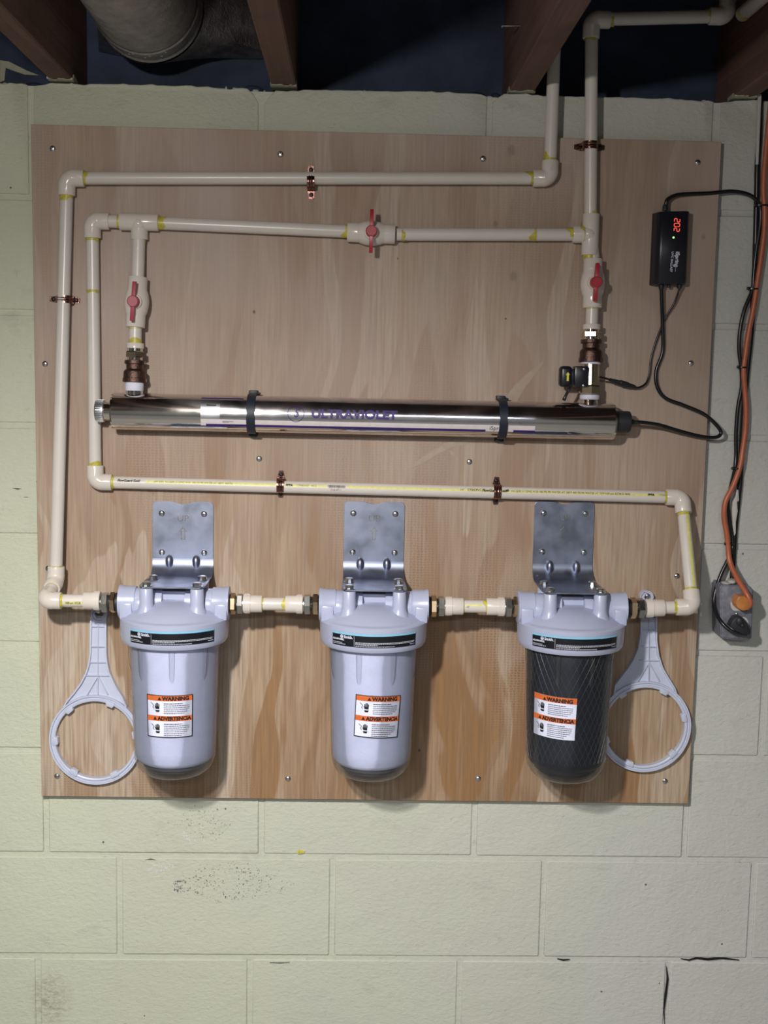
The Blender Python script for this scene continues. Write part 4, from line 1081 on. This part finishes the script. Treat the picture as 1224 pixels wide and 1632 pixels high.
# ================================================================ BALLAST
bc = P(1073, 396, BH+.030)
bal = thing('ballast_box', 'black lamp ballast box with red glowing digits on the right of board', 'ballast', Vector((bc.x, -BH, bc.z)))
b = BM()
c4b = [P(1046, 337, BH+.030), P(1105.5, 336, BH+.030), P(1098.5, 448, BH+.030), P(1041, 453, BH+.030)]
vx = (c4b[1]-c4b[0]).normalized(); vz = (c4b[3]-c4b[0]).normalized(); hb, wb = (c4b[3]-c4b[0]).length, (c4b[1]-c4b[0]).length*.985
o0 = c4b[0]; sec = []
prof = [(0, .002)] + [(.002+.011*(1-math.cos(PI/2*i/5)), .008+.022*math.sin(PI/2*i/5)) for i in range(6)]
prof = prof + [(wb-x_, y_) for x_, y_ in reversed(prof)] + [(wb, .002)]
rings = []
for s_, ins in ((0, .0015), (.0015, 0), (hb-.0015, 0), (hb, .0015)):
    rings.append([b.verts.new(Vector((o0.x, 0, o0.z))+vx*(wb/2+(x_-wb/2)*(1-ins*20))+vz*s_+Vector((0, -BH-.0005-(y_-ins if y_ > .01 else y_), 0))) for x_, y_ in prof])
ring_faces(b, rings, True); obj('case', b, M['case'], bal, angle=50)
fy = -BH-.0305
def on_case(rotc):
    def fn(u, v): return Vector((rotc.x+u, fy-.0006, rotc.z+v))
    return fn
dgp = P(1079, 359, BH+.031)
bmx = BM()
def seg7(bm_, ch, ox):
    S = {'2': 'abged', '0': 'abcdef'}[ch]; w_, h_, k = .0050, .0088, .00085
    R = {'a': (0, h_, w_, h_), 'g': (0, h_/2, w_, h_/2), 'd': (0, 0, w_, 0), 'b': (w_, h_/2, w_, h_), 'c': (w_, 0, w_, h_/2), 'e': (0, 0, 0, h_/2), 'f': (0, h_/2, 0, h_)}
    for s_ in S:
        x0, y0, x1, y1 = R[s_]
        if y0 == y1: q_ = rect_b(ox+x0+.0005, y0-k/2, ox+x1-.0005, y0+k/2)
        else: q_ = rect_b(ox+x0-k/2, y0+.0005, ox+x0+k/2, y1-.0005)
        place(bm_, q_, on_case(dgp), .0045-.0, .0135, rot=-PI/2-.03)
        # (rotated a quarter turn clockwise, as the box hangs on its side)
for i, ch in enumerate('202'): 
    pass
def seg7b(ch, off):
    S = {'2': 'abged', '0': 'abcdef'}[ch]; w_, h_, k = .0056, .0098, .0012
    R = {'a': (0, h_, w_, h_), 'g': (0, h_/2, w_, h_/2), 'd': (0, 0, w_, 0), 'b': (w_, h_/2, w_, h_), 'c': (w_, 0, w_, h_/2), 'e': (0, 0, 0, h_/2), 'f': (0, h_/2, 0, h_)}
    for s_ in S:
        x0, y0, x1, y1 = R[s_]
        if y0 == y1: q_ = rect_b(x0+.0005, y0-k/2, x1-.0005, y0+k/2)
        else: q_ = rect_b(x0-k/2, y0+.0005, x0+k/2, y1-.0005)
        place(bmx, q_, on_case(dgp), -.0049, .0115-off, rot=-PI/2-.04)
for i, ch in enumerate('202'): seg7b(ch, i*.0081)
obj('digit_display', bmx, M['led_red'], bal)
gp = P(1073.5, 378.5, BH+.031); b = BM(); lathe(b, (gp.x, fy+.0005, gp.z), (0, -1, 0), [(0, .0018), (.0012, .0016), (.0016, .0008)], 14); obj('green_lamp', b, M['led_green'], bal)
bmx = BM(); tp = P(1080, 401, BH+.031); place(bmx, text_bm('iSpring', .0098, .0003, 'LEFT'), on_case(tp), 0, 0, rot=-PI/2-.04)
tp = P(1072, 401, BH+.031); place(bmx, text_bm('UVC BALLAST', .0056, .0001, 'LEFT', 0, 1.02), on_case(tp), 0, 0, rot=-PI/2-.04)
tp = P(1077, 421, BH+.031); place(bmx, rect_b(0, 0, .013, .0005), on_case(tp), 0, 0, rot=-PI/2-.04)
obj('lettering', bmx, M['lab_white'], bal)
for i, (x_, y_) in enumerate(((1060, 333), (1054, 455), (1083, 453), (1066, 455))):
    p_ = P(x_, y_, BH+.015); up = 1 if i == 0 else -1; b = BM(); lathe(b, p_+Vector((0, 0, -up*.003)), (0, 0, up), [(0, .0052), (.007, .0048), (.011, .0036)], 16) if i != 3 else lathe(b, p_+Vector((0, 0, .002)), (0, 0, -1), [(0, .003), (.006, .003)], 12)
    obj('grommet', b, M['rubber'], bal)

# ================================================================ CORDS, TIES, OUTLET
def cord(name, pts, r, mat, label, cat='cable', **kw):
    path = catmull([P(*p_) for p_ in pts], 7); t = thing(name, label, cat, path[0])
    b = BM(); sweep(b, path, r, 12); obj('cable', b, M[mat], t); return t, path
g = BH+.015
cord('lamp_cord', [(1054, 462, g), (1055, 490, .03), (1056, 520, .026), (1056, 560, .024), (1046, 590, .024), (1047, 615, .025), (1060, 634, .026), (1090, 646, .027), (1122, 660, .028), (1142, 678, .028), (1149, 690, .028), (1140, 697, .030), (1115, 695, .034), (1080, 686, .043), (1050, 677, .052), (1022, 673, HC), (1010, 672.6, HC)], .0034, 'cable', 'thick black lamp cord looping from ballast to the tube cap')
t, pth = cord('sensor_cord', [(1083, 460, g), (1075, 482, .028), (1060, 508, .024), (1047, 540, .024), (1038, 570, .024), (1035, 595, .025), (1030, 610, .027), (1020, 617, .03), (1012, 617, .032), (1000, 613, .036), (985, 609, .042), (965, 603, .050), (957, 601, HC)], .0019, 'cable', 'thin black sensor cord running from ballast to the brass sensor')
b = BM(); a_, e_ = P(1013, 617, .032), P(972, 605, .048); lathe(b, a_, e_-a_, [(0, .0024), (.004, .0036), (.016, .0042), (.017, .0050), (.033, .0050), (.034, .0040), ((e_-a_).length, .0028)], 16); obj('connector', b, M['rubber'], t)
hw_ = .012
t, pth = cord('ballast_power_cord', [(1061, 328, g), (1064, 318, g), (1078, 311, .028), (1100, 309, .024), (1130, 308, .020), (1165, 305, .016), (1190, 309, .012), (1205, 319, .011), (1212, 334, .010), (1211, 362, .0095), (1205, 400, .0095), (1201, 440, .0095), (1199, 462, .010), (1186, 495, .011), (1179, 530, .011), (1178, 560, .011), (1181, 585, .011), (1182, 615, .010), (1176, 650, .0095), (1173, 690, .0095), (1173, 725, .010), (1171, 748, .012), (1165, 775, .008), (1160, 800, .007), (1163, 830, .008), (1168, 868, .010), (1160, 892, .016), (1148, 918, .020), (1139, 948, .024), (1139, 970, .034), (1150, 992, .056), (1168, 1007, .066), (1190, 1011, .068)], .0036, 'cable', 'black power cord from ballast top down beside the orange cord to the lower outlet')
po = P(1181, 993, .060)
b = BM(); 
prism(b, [P(x_, y_, .072) for x_, y_ in ((1172, 984), (1180, 982), (1186, 986), (1192, 994), (1197, 1004), (1196, 1012), (1188, 1012), (1174, 1007), (1163, 998), (1167, 990))], (0, .020, 0), .003)
ellipsoid(b, P(1179, 990, .070), (.008, .006, .009), 14); ellipsoid(b, P(1183, 997, .073), (.004, .004, .004), 10)
obj('plug', b, M['rubber'], t)
t, pth = cord('orange_cord', [(1232, 130, .012), (1226, 190, .012), (1221, 240, .012), (1217.5, 280, .012), (1217, 310, .012), (1219, 335, .013), (1218, 370, .013), (1213, 410, .013), (1207, 450, .013), (1201, 490, .013), (1193, 530, .013), (1188, 565, .013), (1185, 590, .013), (1187, 620, .013), (1189, 650, .014), (1188, 685, .014), (1184, 715, .015), (1179, 745, .018), (1168, 775, .021), (1156, 800, .023), (1154, 825, .023), (1158, 850, .022), (1160, 870, .022), (1163, 895, .028), (1173, 918, .044), (1183, 935, .060), (1192, 950, .072), (1196, 962, .074), (1190, 969, .070)], .0050, 'orange', 'orange extension cord running down the block wall to the upper outlet')
b = BM()
prism(b, [P(x_, y_, .078) for x_, y_ in ((1174, 955), (1178, 950), (1188, 950), (1195, 956), (1197, 966), (1193, 973), (1183, 974), (1175, 969), (1172, 962))], (0, .024, 0), .004)
obj('plug', b, M['orange_plug'], t)
bm_path = [(1212, 150, .004), (1210, 215, .004), (1207, 262, .004), (1206, 310, .004), (1203, 420, .004), (1198, 520, .004), (1190, 600, .004), (1184, 680, .004), (1180, 760, .0045), (1176, 800, .0045), (1171, 850, .0045), (1168, 905, .006), (1167, 925, .012)]
t, pth = cord('feed_cable', bm_path, .0050, 'cable', 'dark cable behind the two cords with a patch of pale paint, feeding the outlet box')
b = BM(); prism(b, [P(x_, y_, .0105) for x_, y_ in ((1173, 779), (1177, 781), (1178, 798), (1175, 800), (1176, 815), (1173, 832), (1173, 850), (1170, 855), (1168, 838), (1167, 812), (1168, 800), (1173, 790))], (0, .005, 0), .001); obj('paint_patch', b, M['bead'], t)
b = BM(); prism(b, [P(x_, y_, .0100) for x_, y_ in ((1209, 150), (1214, 150), (1209, 262), (1205, 262))], (0, .005, 0), .001); obj('paint_patch', b, M['wall'], t)
def tie(px, py, w_, label, h=.012):
    a_, e_ = P(px-w_/2, py, h), P(px+w_/2, py+1, h); t = thing('cable_tie', label, 'cable tie', (a_+e_)/2, 'black cable ties on the cords')
    b = BM(); c_ = (a_+e_)/2; rx = (e_-a_).length/2; ry = .0075; n = 28; rings = []
    for i in range(n+1):
        an = 2*PI*i/n; ca, sa = math.cos(an), math.sin(an)
        rings.append([b.verts.new(c_+Vector((ca*(rx+k_), sa*(ry+k_), zz))) for k_, zz in ((0, -.0014), (.0010, -.0014), (.0010, .0014), (0, .0014))])
    ring_faces(b, rings, True, (False, False)); obj('loop', b, M['cable'], t)
    b = BM(); box(b, (a_.x-.003, c_.y-ry-.001, a_.z-.0028), (a_.x+.003, c_.y-ry+.005, a_.z+.0028), .0006); obj('head', b, M['cable'], t)
tie(1214, 327, 22, 'topmost cable tie, where the black cord first meets the orange cord', .012)
tie(1200, 460, 17, 'second cable tie from the top, level with right ball valve', .012)
tie(1183, 585, 15, 'third cable tie from the top, level with the black sensor', .012)
tie(1174, 746, 14, 'fourth cable tie from the top, level with the printed pipe', .014)
tie(1162, 866, 13, 'lowest cable tie, just above the outlet box', .016)

# outlet box
bxz = (P(1174, 985, .055))
box_ = thing('outlet_box', 'weathered grey metal outlet box low on right wall with two plugs', 'outlet', Vector((bxz.x, 0, bxz.z)))
b = BM()
fr = [P(x_, y_, .050) for x_, y_ in ((1151, 931), (1196, 935), (1201, 940), (1198, 1017), (1193, 1021), (1152, 1018), (1148, 1013), (1147, 936))]
prism(b, fr, (0, .050, 0), .002); obj('case', b, M['box'], box_)
b = BM(); prism(b, [P(x_, y_, .0525) for x_, y_ in ((1152, 933), (1196, 937), (1200, 941), (1197, 1015), (1193, 1019), (1153, 1016), (1150, 1012), (1149, 938))], (0, .003, 0), .0008); plate = obj('cover_plate', b, M['box'], box_)
for cx_, cy_ in ((1179, 962), (1178, 995)):
    c_ = P(cx_, cy_, .053); b = BM(); pts = []
    for i in range(32):
        a_ = 2*PI*i/32; pts.append(Vector((c_.x+.0172*math.cos(a_), c_.y, c_.z+max(-.0135, min(.0135, .0172*math.sin(a_))))))
    prism(b, [p_+Vector((0, -.0008, 0)) for p_ in pts], (0, .002, 0)); obj('receptacle', b, M['bead'], plate)
b = BM(); screw_head(b, P(1174, 978.5, .0527), .0026, .0015); obj('screw', b, M['steel'], plate)
b = BM()
for x_, y_, rx, rz in ((1157, 929, .009, .003), (1166, 927, .007, .004), (1153, 934, .005, .004), (1184, 934, .006, .002), (1149, 950, .002, .010), (1148, 985, .0015, .016)): ellipsoid(b, P(x_, y_, .040), (rx, .012, rz), 12)
obj('paint_crust', b, M['wall'], box_)
b = BM(); lathe(b, P(1167, 934, .024), (0, 0, 1), [(0, .0105), (.006, .0105), (.007, .009), (.013, .009)], 20); obj('cable_clamp', b, M['bead'], box_)
